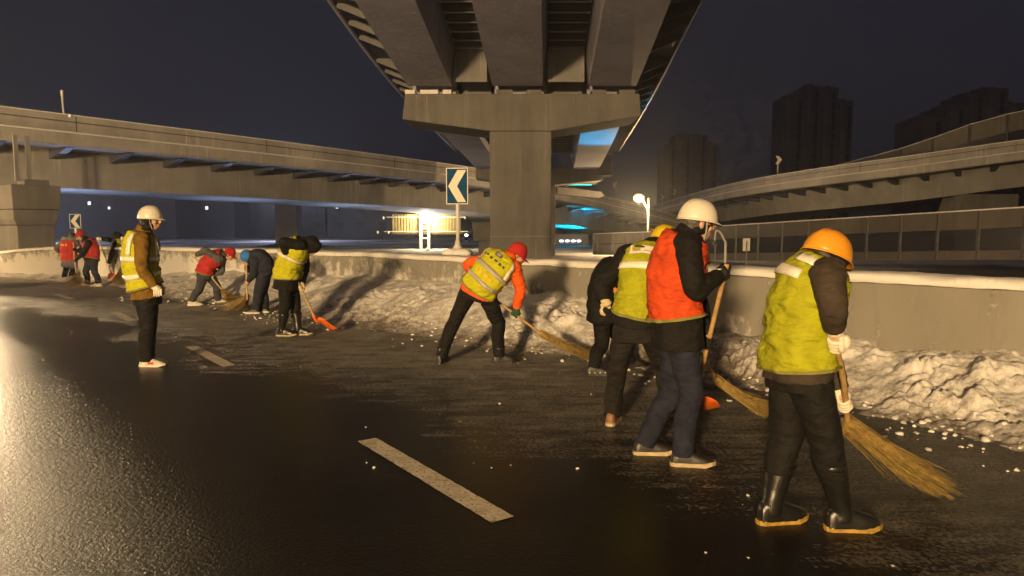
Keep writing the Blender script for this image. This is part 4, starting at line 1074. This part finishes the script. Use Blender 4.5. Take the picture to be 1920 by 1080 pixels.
    for s in 'LR':
        sd = 1 if s == 'R' else -1; c = J['ha' + s]; wd = wri[s] - c
        axis = None
        if tool and s in tool['hands']: axis = tool['axis']; opn = False; rr = .016
        else:
            opn = True; rr = .020; axis = T.fw.copy()
        k = MB(); hand_shape(k, c, axis, wd, rr, sd, open_=opn, scale=1.08 if cfg['glove'] != 'skin' else 1.0)
        p = (wd - V(axis).normalized() * wd.dot(V(axis).normalized())); p = p.normalized() if p.length > .02 else wd.normalized()
        k.tube([wri[s] - (c - wri[s]) * .5, wri[s], c + p * (rr + .028)], [.042, .040, .034], 14, 3)
        g_ = k.remeshed('hand' if cfg['glove'] == 'skin' else 'glove', M[cfg['glove']], root, .0038 if near else .007, 1)
        if key == 'b' and s == 'R':
            for i in range(2): MB().box((0, 0, 0), (.045, .008, .006)).build('knuckle_print', M['patch_white'], g_).location = c + p * (rr + .042) + V((0, -.012, .012 + .012 * i))
    # ---- headgear and hair
    hg = cfg['head']
    if hg.startswith('helmet'):
        m_ = M[hg]; fx, lt, top, z0 = .130, .112, .150, .018; n = 40; rows = []
        for i in range(17):
            ph = math.pi / 2 * i / 16; rr, zz = math.cos(ph) ** .82, math.sin(ph)
            row = []
            for j in range(n):
                a = 2 * math.pi * j / n; x, y = math.cos(a) * fx * rr, math.sin(a) * lt * rr
                rib = (.007 * max(0, 1 - abs(abs(y) - .0) / .016) + .005 * max(0, 1 - abs(abs(y) - .040) / .010)) * min(1, i / 6)
                row.append(H(x - .008, y, z0 + (top - z0) * zz + rib))
            rows.append(row)
        sh = MB().loft(rows, True, False, True).build('helmet', m_, root, True, solid=.004)
        def br(a, e, dz):
            fr_ = max(0, math.cos(a)) ** 3; x = math.cos(a) * (fx + e * (.010 + .036 * fr_)) - .008; y = math.sin(a) * (lt + e * .011)
            return H(x, y, z0 + dz - e * (.010 * fr_ + .004))
        MB().loft([[br(2 * math.pi * j / n, e, dz) for j in range(n)] for e, dz in ((-.05, .004), (.5, .003), (1, .000), (1, -.006), (.5, -.005), (-.05, -.003))], True, False, False).build('brim', m_, sh, True)
        st = MB()
        for y in (-1, 1): st.tube([H(.02, y * .092, z0), H(.03, y * .078, -.05), H(.04, y * .045, -.115)], .006, 6, 3)
        st.build('chin_strap', M['strap'], sh, True)
        for (a0, a1, zz0, zz1, mm) in cfg.get('marks', ()):
            g2 = []
            for zz in np.linspace(zz0, zz1, 4):
                row = []
                for a in np.linspace(R(a0), R(a1), 6):
                    ph = math.asin(zz); rr = math.cos(ph) ** .82 * 1.012
                    row.append(H(math.cos(a) * fx * rr - .008, math.sin(a) * lt * rr, z0 + (top - z0) * zz + .0006))
                g2.append(row)
            MB().grid(g2).build('helmet_mark', M[mm], sh, True)
    elif hg in ('cap_red', 'beanie'):
        m_ = M['cap_red'] if hg == 'cap_red' else M['cloth_black']; fx, lt, top, z0 = .114, .094, .142, -.005; n = 32
        rows = [[H(math.cos(2 * math.pi * j / n) * fx * math.cos(math.pi / 2 * i / 12) ** .75 - .012, math.sin(2 * math.pi * j / n) * lt * math.cos(math.pi / 2 * i / 12) ** .75, z0 + (top - z0) * math.sin(math.pi / 2 * i / 12)) for j in range(n)] for i in range(13)]
        sh = MB().loft(rows, True, False, True).build('cap' if hg == 'cap_red' else 'beanie', m_, root, True, solid=.004)
        if hg == 'cap_red':
            g2 = []
            for e in np.linspace(0, 1, 5):
                g2.append([H(fx - .03 + e * .085 * math.cos(a * .9) + (math.cos(a) - 1) * .055, math.sin(a) * .082, z0 + .018 - e * .024 - (1 - math.cos(a)) * .02) for a in np.linspace(-1.25, 1.25, 13)])
            MB().grid(g2).build('visor', m_, sh, True, solid=.005)
            MB().ball(H(-.012, 0, top + .002), (.010, .010, .005), ax, 10, 6).build('button', m_, sh, True)
        else:
            MB().loft([[H(math.cos(2 * math.pi * j / n) * (fx + d) - .012, math.sin(2 * math.pi * j / n) * (lt + d), z) for j in range(n)] for d, z in ((0, -.01), (.008, -.005), (.009, .03), (.001, .036))], True, False, False).build('cuff', m_, sh, True)
    if cfg.get('hair'):
        k = MB(); k.ball(H(-.026, 0, .015), (.096, .084, .10), ax, 20, 14); k.ball(H(-.06, 0, -.045), (.052, .070, .055), ax, 14, 10)
        k.remeshed('hair', M[cfg['hair']], root, .008 if near else .012, 1, .012, .018)
    if cfg.get('scarf'):
        k = MB(); base = T.N + (hc - T.N) * .25
        rows = []
        for i, (rr, zz) in enumerate(((.088, -.03), (.096, .0), (.092, .03), (.084, .055))):
            rows.append([base + hf * (.018 + rr * math.cos(a)) + hr * (rr * .92 * math.sin(a)) + (hc - T.N).normalized() * (zz + .012 * math.cos(a)) for a in np.linspace(0, 2 * math.pi, 24, endpoint=False)])
        MB().loft(rows).build('neck_warmer', M['cloth_black'], root, True)
    if cfg.get('earmuff'):
        for y in (-1, 1): MB().ball(H(-.008, y * .086, -.015), (.034, .020, .042), ax, 14, 9).build('ear_muff', M['cloth_black'], root, True)
    return root


# ---- tools
def broom(loc, a, b, tip, label, spread=.16, n=420, mat='wood', rh=.015, flat=.45, group='straw brooms held by workers'):
    """a: top of the handle, b: where the straw begins, tip: middle of the straw's end (all in metres, relative to loc)"""
    r = empty('broom', loc); tag(r, label, 'broom', group); a, b, tip = V(a), V(b), V(tip)
    d = (b - a).normalized(); bend = basis(d)[0] * .012
    MB().tube([a, a.lerp(b, .5) + bend, b + d * .06], [rh, rh * 1.05, rh * 1.1], 10, 5, lambda p, u, q: 1 + .08 * nz(p, 14)).build('handle', M[mat], r, True)
    u = (tip - b); L = u.length; u = u.normalized(); side = u.cross(V((0, 0, 1))).normalized(); upv = side.cross(u).normalized()
    rs = random.Random(hash(label) % 1000 if False else len(label)); k = MB()
    for i in range(n):
        x, y = rs.gauss(0, .42), rs.gauss(0, .42); ll = L * rs.uniform(.72, 1.06)
        s0 = b - d * rs.uniform(0, .05) + (side * x + upv * y) * .035
        m1 = b + u * (ll * .4) + side * (x * spread * .45) + upv * (y * spread * flat * .6 + .01) + d * .04
        e = b + u * ll + side * (x * spread + rs.gauss(0, .012)) + upv * (y * spread * flat) + V((rs.gauss(0, .015), rs.gauss(0, .015), 0))
        e.z = max(e.z, .006); m1.z = max(m1.z, .012)
        k.tube([s0, m1, e], [.0030, .0028, .0012], 3, 3, cap=False)
    br_ = k.build('straw_head', M['straw'], r, True)
    for f_ in (.02, .10):
        c = b + u * (L * f_) ; rr = .040 + f_ * spread * .9
        MB().tube([c + side * (math.cos(t) * rr) + upv * (math.sin(t) * rr * .75) for t in np.linspace(0, 2 * math.pi, 17)], .004, 6).build('binding', M['twine'], br_, True)
    return r
def shovel(loc, a, b, tip, label, mat='wood', width=.30, group='shovels held by workers', blade='orange_plastic', grip=False, face=None):
    r = empty('shovel', loc); tag(r, label, 'shovel', group); a, b, tip = V(a), V(b), V(tip)
    MB().tube([a, a.lerp(b, .5), b + (b - a).normalized() * .08], [.016, .0165, .015], 12, 4, lambda p, u, q: 1 + .05 * nz(p, 12)).build('handle', M[mat], r, True)
    u = (tip - b); L = u.length; u.normalize(); up = V(face or (0, 0, 1)); side = u.cross(up).normalized(); n_2 = side.cross(u).normalized()
    rows = []
    for i in range(11):
        e = i / 10; w = width / 2 * (.45 + .55 * min(1, e * 3.0) ** .6) * (1 - .12 * max(0, e - .7)); row = []
        for j in range(13):
            q = -1 + j / 6; lift = .035 * abs(q) ** 2.2 + .03 * (1 - e) ** 2 + .004 * math.cos(q * 9)
            row.append(b + u * (e * L) + side * (q * w) + n_2 * lift)
        rows.append(row)
    bl = MB().grid(rows).build('blade', M[blade], r, True, solid=.006)
    MB().tube([b - (b - a).normalized() * .10, b, b + u * L * .22 + n_2 * .02], [.022, .025, .016], 12, 3).build('socket', M[blade], bl, True)
    MB().loft([[tip + side * (q * width * .44) + n_2 * (.036 * abs(q) ** 2.2 + dz) + u * du for q in np.linspace(-1, 1, 9)] for dz, du in ((.004, -.012), (.004, .008), (-.004, .008), (-.004, -.012))], False, False, False).build('edge_strip', M['steel_dark'], bl)
    if grip:
        g0 = a; MB().tube([g0 - side * .06, g0, g0 + side * .06], .015, 10).build('grip', M[mat], r, True)
    return r

PEOPLE = {
'a': {'loc': (1.634, 3.709), 'J': {'hipL': (-0.131, 0.1, 0.866), 'hipR': (-0.125, -0.08, 0.895), 'knL': (-0.148, 0.08, 0.454), 'knR': (-0.014, -0.1, 0.503), 'shL': (0.041, 0.19, 1.315), 'shR': (-0.072, -0.17, 1.357), 'elL': (0.109, 0.22, 0.939), 'elR': (-0.079, -0.27, 1.204), 'haL': (0.169, 0.1, 0.64), 'haR': (-0.03, -0.2, 1.02), 'head': (0.006, 0.02, 1.425), 'ftL': (-0.167, 0.051, 12), 'ftR': (0.167, -0.051, 0)}, 'yaw': 22, 'pit': -22, 'yawb': 15},
'b': {'loc': (1.105, 4.796), 'J': {'hipL': (0.023, 0.1, 0.91), 'hipR': (0.007, -0.09, 0.937), 'knL': (0.022, 0.12, 0.444), 'knR': (0.093, -0.1, 0.485), 'shL': (0.1, 0.19, 1.444), 'shR': (0.021, -0.19, 1.477), 'elL': (0.21, 0.24, 1.088), 'elR': (0.067, -0.25, 1.189), 'haL': (0.259, 0.12, 0.795), 'haR': (0.305, -0.08, 1.305), 'head': (0.139, 0.0, 1.621), 'ftL': (-0.104, 0.124, 0), 'ftR': (0.104, -0.124, -5)}, 'yaw': 10, 'pit': -8, 'yawb': 8},
'c': {'loc': (1.114, 5.855), 'J': {'hipL': (-0.163, 0.0, 0.819), 'hipR': (0.009, -0.02, 0.804), 'knL': (-0.233, 0.03, 0.402), 'knR': (0.176, 0.15, 0.387), 'shL': (-0.151, 0.12, 1.36), 'shR': (0.179, 0.12, 1.307), 'elL': (-0.365, 0.0, 1.133), 'elR': (0.362, 0.2, 0.985), 'haL': (-0.347, -0.08, 0.926), 'haR': (0.451, 0.25, 0.609), 'head': (0.187, 0.25, 1.455), 'ftL': (-0.283, -0.108, 70), 'ftR': (0.283, 0.108, 35)}, 'yaw': 40, 'pit': -20, 'yawb': 50},
'd': {'loc': (1.178, 7.824), 'J': {'hipL': (-0.142, 0.1, 0.675), 'hipR': (-0.189, -0.08, 0.684), 'knL': (0.053, 0.1, 0.29), 'knR': (-0.194, -0.06, 0.305), 'shL': (0.031, 0.18, 1.111), 'shR': (-0.089, -0.16, 1.109), 'elL': (0.155, 0.25, 0.78), 'elR': (-0.234, -0.24, 0.852), 'haL': (0.157, 0.1, 0.555), 'haR': (-0.039, -0.15, 0.89), 'head': (0.162, 0.05, 1.237), 'ftL': (0.234, 0.22, 10), 'ftR': (-0.234, -0.22, 0)}, 'yaw': 10, 'pit': -30, 'yawb': 15},
'e': {'loc': (-0.453, 8.316), 'J': {'hipL': (-0.033, 0.0, 0.88), 'hipR': (0.143, -0.03, 0.845), 'knL': (-0.217, 0.02, 0.495), 'knR': (0.296, 0.06, 0.445), 'shL': (0.166, 0.06, 1.201), 'shR': (0.478, -0.06, 1.121), 'elL': (-0.055, 0.08, 1.156), 'elR': (0.552, -0.06, 0.867), 'haL': (-0.01, 0.28, 0.92), 'haR': (0.491, 0.0, 0.573), 'head': (0.515, 0.0, 1.266), 'ftL': (-0.365, 0.017, 75), 'ftR': (0.365, -0.017, 8)}, 'yaw': 5, 'pit': -30, 'yawb': 45},
'f': {'loc': (-3.196, 10.399), 'J': {'hipL': (-0.063, 0.1, 0.865), 'hipR': (-0.081, -0.09, 0.878), 'knL': (-0.004, 0.1, 0.422), 'knR': (-0.101, -0.09, 0.436), 'shL': (0.108, 0.17, 1.286), 'shR': (0.162, -0.17, 1.327), 'elL': (0.109, 0.25, 0.982), 'elR': (-0.038, -0.28, 1.375), 'haL': (0.111, 0.0, 0.7), 'haR': (-0.02, -0.12, 1.088), 'head': (0.282, 0.0, 1.307), 'ftL': (0.102, 0.051, 0), 'ftR': (-0.102, -0.051, 0)}, 'yaw': 5, 'pit': -35, 'yawb': 8},
'g': {'loc': (-4.719, 13.114), 'J': {'hipL': (0.202, -0.09, 0.785), 'hipR': (0.159, 0.09, 0.784), 'knL': (0.069, -0.08, 0.374), 'knR': (0.101, 0.08, 0.369), 'shL': (0.057, -0.16, 0.964), 'shR': (-0.087, 0.16, 0.968), 'elL': (0.035, -0.2, 0.734), 'elR': (-0.196, 0.2, 0.797), 'haL': (-0.138, -0.06, 0.558), 'haR': (-0.158, 0.0, 0.927), 'head': (-0.155, 0.0, 1.015), 'ftL': (-0.06, -0.081, 188), 'ftR': (0.06, 0.081, 184)}, 'yaw': 190, 'pit': -35, 'yawb': 188},
'h': {'loc': (-6.214, 14.559), 'J': {'hipL': (-0.054, 0.1, 0.683), 'hipR': (-0.028, -0.09, 0.673), 'knL': (0.134, 0.12, 0.351), 'knR': (-0.167, -0.05, 0.3), 'shL': (0.238, 0.16, 0.943), 'shR': (0.313, -0.16, 0.936), 'elL': (0.233, 0.12, 0.671), 'elR': (0.085, -0.24, 1.111), 'haL': (0.061, 0.0, 0.58), 'haR': (-0.218, -0.12, 0.999), 'head': (0.468, 0.0, 1.027), 'ftL': (0.189, 0.2, 10), 'ftR': (-0.189, -0.2, 10)}, 'yaw': 5, 'pit': -30, 'yawb': 12},
'i': {'loc': (-4.13, 8.122), 'J': {'hipL': (-0.078, 0.09, 0.864), 'hipR': (0.002, -0.09, 0.881), 'knL': (-0.079, 0.09, 0.424), 'knR': (0.001, -0.09, 0.443), 'shL': (-0.128, 0.19, 1.446), 'shR': (0.031, -0.19, 1.447), 'elL': (-0.119, 0.24, 1.108), 'elR': (0.054, -0.25, 1.137), 'haL': (0.011, 0.22, 0.84), 'haR': (0.188, -0.2, 0.867), 'head': (0.045, 0.0, 1.672), 'ftL': (-0.014, 0.047, 6), 'ftR': (0.014, -0.047, 0)}, 'yaw': 2, 'pit': -2, 'yawb': 2},
'j': {'loc': (-11.249, 20.532), 'J': {'hipL': (0.063, -0.09, 0.627), 'hipR': (0.011, 0.09, 0.634), 'knL': (-0.05, -0.08, 0.305), 'knR': (0.063, 0.08, 0.311), 'shL': (-0.028, -0.16, 1.116), 'shR': (-0.126, 0.16, 1.139), 'elL': (-0.142, -0.2, 0.814), 'elR': (-0.425, 0.15, 1.216), 'haL': (-0.305, -0.1, 0.475), 'haR': (-0.644, 0.05, 1.234), 'head': (-0.092, 0.0, 1.295), 'ftL': (-0.069, -0.099, 185), 'ftR': (0.069, 0.099, 180)}, 'yaw': 185, 'pit': -25, 'yawb': 185},
'k': {'loc': (-10.392, 19.41), 'J': {'hipL': (0.093, -0.09, 0.666), 'hipR': (0.026, 0.09, 0.672), 'knL': (-0.0, -0.08, 0.333), 'knR': (0.031, 0.08, 0.337), 'shL': (0.114, -0.17, 1.143), 'shR': (-0.096, 0.17, 1.15), 'elL': (0.101, -0.25, 0.86), 'elR': (-0.193, 0.2, 0.988), 'haL': (-0.149, -0.1, 0.623), 'haR': (-0.173, 0.0, 1.269), 'head': (0.034, 0.0, 1.37), 'ftL': (-0.026, -0.088, 190), 'ftR': (0.026, 0.088, 185)}, 'yaw': 195, 'pit': -10, 'yawb': 188},
'l': {'loc': (-11.33, 19.149), 'J': {'hipL': (0.146, -0.09, 0.693), 'hipR': (-0.045, 0.09, 0.699), 'knL': (0.18, -0.08, 0.35), 'knR': (-0.138, 0.05, 0.37), 'shL': (0.103, -0.17, 1.149), 'shR': (-0.177, 0.16, 1.17), 'elL': (-0.037, -0.22, 0.868), 'elR': (-0.294, 0.12, 0.941), 'haL': (-0.329, -0.08, 0.692), 'haR': (-0.392, 0.0, 0.974), 'head': (-0.201, 0.0, 1.344), 'ftL': (0.245, -0.172, 205), 'ftR': (-0.245, 0.172, 190)}, 'yaw': 185, 'pit': -18, 'yawb': 190},
'm': {'loc': (-13.206, 21.248), 'J': {'hipL': (-0.025, 0.0, 0.573), 'hipR': (0.146, -0.02, 0.574), 'knL': (-0.109, 0.06, 0.299), 'knR': (0.11, 0.04, 0.284), 'shL': (-0.107, 0.0, 1.111), 'shR': (0.273, 0.0, 1.111), 'elL': (-0.321, 0.0, 0.953), 'elR': (0.325, 0.05, 0.872), 'haL': (-0.313, 0.12, 0.742), 'haR': (0.066, 0.25, 0.673), 'head': (0.158, 0.05, 1.3), 'ftL': (-0.119, 0.0, 105), 'ftR': (0.119, 0.0, 75)}, 'yaw': 80, 'pit': -15, 'yawb': 88},
}

def hp(key, j):
    D = PEOPLE[key]; return V(D['J'][j]) + V((*D['loc'], 0))
def grip(key, top, low):
    a, b = hp(key, top), hp(key, low); return a, (b - a).normalized()
def tool_of(key, top='haR', low='haL'):
    return dict(hands='LR', axis=grip(key, top, low)[1])
LIME2 = [(0, 360, .70, .775, 'reflect')]
YEL = [(0, 360, .22, .30, 'reflect'), (0, 360, .50, .58, 'reflect'), (52, 72, .58, .95, 'reflect'), (108, 128, .58, .95, 'reflect')]
CFG = {
 'a': dict(vest='vest_lime', jacket='cloth_brown', pants='cloth_black', shoe='boots', shoem='rubber', sole='sole_yellow', glove='glove_white', head='helmet_orange', hem=-.15, vhem=-.04, hair='hair', scarf=True,
      joff=.028, bag=1.06, slim=.97, tape=[(190, 330, .72, .80, 'reflect'), (300, 345, .86, .93, 'reflect')]),
 'b': dict(vest='vest_orange', jacket='cloth_black', pants='denim', shoe='shoe', shoem='leather_black', sole='sole_tan', glove='glove_black', head='helmet_white', hem=-.22, vhem=.10, hair='hair_grey', scarf=True,
      joff=.034, marks=[(20, 46, .38, .46, 'ink_lilac'), (24, 40, .30, .34, 'ink_lilac')],
      print=[(232, 236, .70, .80, 'ink_yellow', 0), (236, 250, .70, .72, 'ink_yellow', 0), (244, 247, .72, .80, 'ink_yellow', 0), (228, 231, .52, .62, 'ink_yellow', 0), (236, 239, .52, .62, 'ink_yellow', 0), (244, 247, .52, .62, 'ink_yellow', 0), (228, 247, .62, .635, 'ink_yellow', 0)]),
 'c': dict(vest='vest_lime', jacket='cloth_black', pants='cloth_char', shoe='shoe', shoem='leather_tan', sole='sole_tan', glove='glove_cream', head='helmet_yellow', hem=-.04, vhem=.08, hair='hair', scarf=True,
      joff=.032, hunch=.07, tape=[(0, 360, .60, .675, 'reflect')],
      print=[(222, 318, .76, .865, 'patch_white', 0), (236, 256, .82, .85, 'ink', .004), (264, 282, .82, .85, 'ink', .004), (290, 308, .82, .85, 'ink', .004), (230, 312, .785, .80, 'ink_pink', .004)]),
 'd': dict(jacket='cloth_black', pants='cloth_black', shoe='shoe', shoem='leather_black', sole='leather_black', glove='glove_cream', head='beanie', hem=-.20, joff=.040, slim=1.08, hunch=.07),
 'e': dict(vest='vest_yellow', jacket='cloth_orange', pants='cloth_black', shoe='ankle', shoem='leather_black', sole='leather_black', glove='glove_green', head='cap_red', hem=-.10, vhem=.04, hood='down', joff=.028, hunch=.06, ff=80,
      tape=[(0, 360, .24, .31, 'reflect_grey'), (0, 360, .50, .58, 'reflect_grey'), (190, 214, .58, .93, 'reflect'), (326, 350, .58, .93, 'reflect')],
      print=[(262, 279, .80, .875, 'ink_blue', 0), (266, 275, .815, .86, 'ink_lilac', .004)] + [(228 + i * 14, 228 + i * 14 + 8, .69 + (i % 2) * .012, .735, 'ink', 0) for i in range(6)]
        + [(240 + i * 15, 240 + i * 15 + 9, .38, .44, 'ink_yellow', 0) for i in range(4)]),
 'f': dict(vest='vest_yellow', jacket='cloth_black', pants='cloth_black', shoe='boots', shoem='rubber', sole='sole_tan', glove='glove_cream', head='none', hood='up', hem=-.34, vhem=-.06, joff=.036, slim=1.05, hunch=.07,
      tape=[(300, 318, .35, .92, 'reflect_grey'), (0, 360, .46, .54, 'reflect')]),
 'g': dict(jacket='cloth_navy', pants='cloth_navy', shoe='shoe', shoem='leather_black', sole='sole_white', glove='skin', head='none', hoodcol='cloth_blue', hem=-.10, joff=.030, hunch=.12, hair='hair', bag=1.08),
 'h': dict(vest='vest_red', jacket='cloth_grey', pants='denim_grey', shoe='shoe', shoem='canvas_cream', sole='sole_white', glove='glove_cream', head='cap_red', hem=-.08, vhem=-.02, joff=.028, hunch=.08, hair='hair'),
 'i': dict(vest='vest_yellow', jacket='cloth_olive', pants='cloth_black', shoe='shoe', shoem='canvas_cream', sole='sole_white', trim='red_trim', glove='glove_white', head='helmet_white', hem=-.13, vhem=.05, hair='hair', scarf=True, earmuff=True,
      joff=.034, bag=1.1, tape=YEL + [(322, 338, .60, .95, 'reflect')], marks=[(105, 135, .30, .44, 'ink_pink'), (38, 46, .30, .50, 'ink'), (46, 54, .44, .50, 'ink')]),
 'j': dict(vest='vest_lime', jacket='cloth_black', pants='cloth_black', shoe='shoe', shoem='leather_black', sole='leather_black', glove='glove_white', head='none', hood='up', hem=-.2, vhem=.0, joff=.032),
 'k': dict(vest='vest_lime', jacket='cloth_black', pants='cloth_black', shoe='shoe', shoem='leather_black', sole='leather_black', glove='glove_white', head='beanie', hem=-.2, vhem=-.02, joff=.032, hair='hair'),
 'l': dict(vest='vest_red', jacket='cloth_black', pants='cloth_navy', shoe='shoe', shoem='canvas_cream', sole='sole_white', glove='glove_black', head='cap_red', hem=-.08, vhem=.02, joff=.030, hair='hair', hunch=.07,
      tape=[(64, 72, .1, .95, 'reflect_grey')]),
 'm': dict(vest='vest_red', jacket='cloth_grey', pants='cloth_black', shoe='shoe', shoem='leather_tan', sole='sole_tan', glove='skin', head='none', hem=-.26, vhem=.06, joff=.034, hair='hair', furhood=True, shirt='cloth_lilac',
      print=[(244 + i * 14, 252 + i * 14, .66, .74, 'ink_yellow', 0) for i in range(3)]),
}
CFG['a']['tool'] = tool_of('a'); CFG['b']['tool'] = tool_of('b'); CFG['e']['tool'] = tool_of('e', 'haL', 'haR'); CFG['f']['tool'] = tool_of('f')
CFG['g']['tool'] = tool_of('g'); CFG['h']['tool'] = tool_of('h'); CFG['j']['tool'] = tool_of('j'); CFG['k']['tool'] = tool_of('k'); CFG['l']['tool'] = tool_of('l')
CB = (V((1.7647, 6.05, .271)) - hp('c', 'haR')).normalized(); CFG['c']['tool'] = dict(hands='R', axis=CB)
DB = V((.62, .35, -.70)).normalized(); CFG['d']['tool'] = dict(hands='R', axis=DB)
LABEL = {
 'a': 'worker in orange hard hat, lime vest and rubber boots sweeping nearest the camera',
 'b': 'worker in orange vest and white hard hat standing upright with a shovel',
 'c': 'worker in yellow hard hat and lime vest bending, back to camera, behind the orange vest',
 'd': 'worker all in black stooping beside the snow bank, half hidden behind another',
 'e': 'worker in red cap, orange padded jacket and yellow vest bending with legs wide apart',
 'f': 'worker in black hooded coat, yellow vest and rubber boots using an orange shovel',
 'g': 'worker in bright blue hood and dark clothes stooping low to sweep',
 'h': 'worker in red cap and red vest with grey sleeves bending to sweep by the wall',
 'i': 'person in white hard hat and mustard jacket with yellow vest standing watching, hands empty',
 'j': 'hooded worker in black with lime vest reaching out an arm to hold a shovel',
 'k': 'worker in black beanie and lime vest half hidden behind the standing watcher',
 'l': 'worker in red cap and red vest with black sleeves sweeping at the far left',
 'm': 'worker in grey fur-hooded jacket and red vest with back turned, farthest left',
}
for key in 'abcdefghijklm': build_person(key, LABEL[key], CFG[key])

def tool_pts(key, top, low, up, length):
    a, d = grip(key, top, low); return a - d * up, a + d * length
def place(fn, a, b, tip, label, **kw):
    g0 = V((tip[0], tip[1], 0)); return fn(g0, a - g0, b - g0, V(tip) - g0, label, **kw)
a, b = tool_pts('a', 'haR', 'haL', .10, .74); place(broom, a, b, (2.53, 4.17, .05), 'yellow straw broom with dark handle swept by the worker in the orange hard hat', spread=.17, n=900)
a, b = tool_pts('b', 'haR', 'haL', .05, 1.06); place(shovel, a, b, (1.43, 5.32, .22), 'shovel with thick wooden handle held by the worker in the orange vest')
a = hp('c', 'haR') - CB * .12; place(broom, a, V((1.7647, 6.05, .271)), (2.16, 5.87, .05), 'straw broom lying between the orange vest worker and the nearest worker', spread=.14, n=650)
a = hp('d', 'haR') - DB * .07; place(broom, a, a + DB * 1.05, tuple(V((a + DB * 1.05).to_tuple()[:2] + (0,)) + V((.3, .15, .04))), 'broom held by the stooping worker in black, mostly hidden', spread=.12, n=300, mat='orange_plastic')
a, b = tool_pts('e', 'haL', 'haR', .12, 1.10); place(broom, a, b, (.95, 8.33, .05), 'straw broom pushed against the snow by the worker in the orange jacket', spread=.13, n=600, rh=.014)
a, b = tool_pts('f', 'haR', 'haL', .06, .97); place(shovel, a, b, (-2.72, 10.75, .03), 'pale wooden shovel with orange blade touching the road by rubber boots', mat='wood_pale', width=.26)
a, b = tool_pts('g', 'haR', 'haL', .08, .62); place(broom, a, b, (-5.30, 13.55, .04), 'straw broom used by the worker in the blue hood', spread=.26, n=420, mat='wood_pale')
a, b = tool_pts('h', 'haR', 'haL', .12, .92); place(broom, a, b, (-5.55, 14.25, .05), 'straw broom used by the bending worker with grey sleeves', spread=.20, n=420, mat='wood_pale')
a, b = tool_pts('j', 'haR', 'haL', .05, 1.12); place(shovel, a, b, (-11.3, 20.2, .03), 'shovel with small orange blade beside the hooded worker in lime', mat='wood_pale', width=.24)
a, b = tool_pts('k', 'haR', 'haL', .06, .82); place(broom, a, b, (-10.35, 18.75, .05), 'upright straw broom just left of the standing watcher', spread=.30, n=380, mat='wood_pale')
a, b = tool_pts('l', 'haR', 'haL', .22, .72); place(broom, a, b, (-11.28, 18.45, .05), 'straw broom with wide head held by the red cap worker at far left', spread=.36, n=380, mat='wood_pale')

# ================================================================== HAZE
hz = MB().box((0, 640, 35), (3260, 2760, 72.6))
hm = bpy.data.materials.new('night_haze'); hm.use_nodes = True; hn = hm.node_tree; hn.nodes.clear()
ho = hn.nodes.new('ShaderNodeOutputMaterial'); hv = hn.nodes.new('ShaderNodeVolumePrincipled')
hv.inputs['Color'].default_value = (.86, .90, 1, 1); hv.inputs['Density'].default_value = .0015; hv.inputs['Anisotropy'].default_value = .68
hv.inputs['Density Attribute'].default_value = ''; hv.inputs['Color Attribute'].default_value = ''; hv.inputs['Temperature Attribute'].default_value = ''
try: hm.cycles.homogeneous_volume = True
except Exception: pass
hn.links.new(hv.outputs[0], ho.inputs['Volume'])
tag(hz.build('haze', hm), 'thin night haze over the whole place', 'haze', kind='stuff')
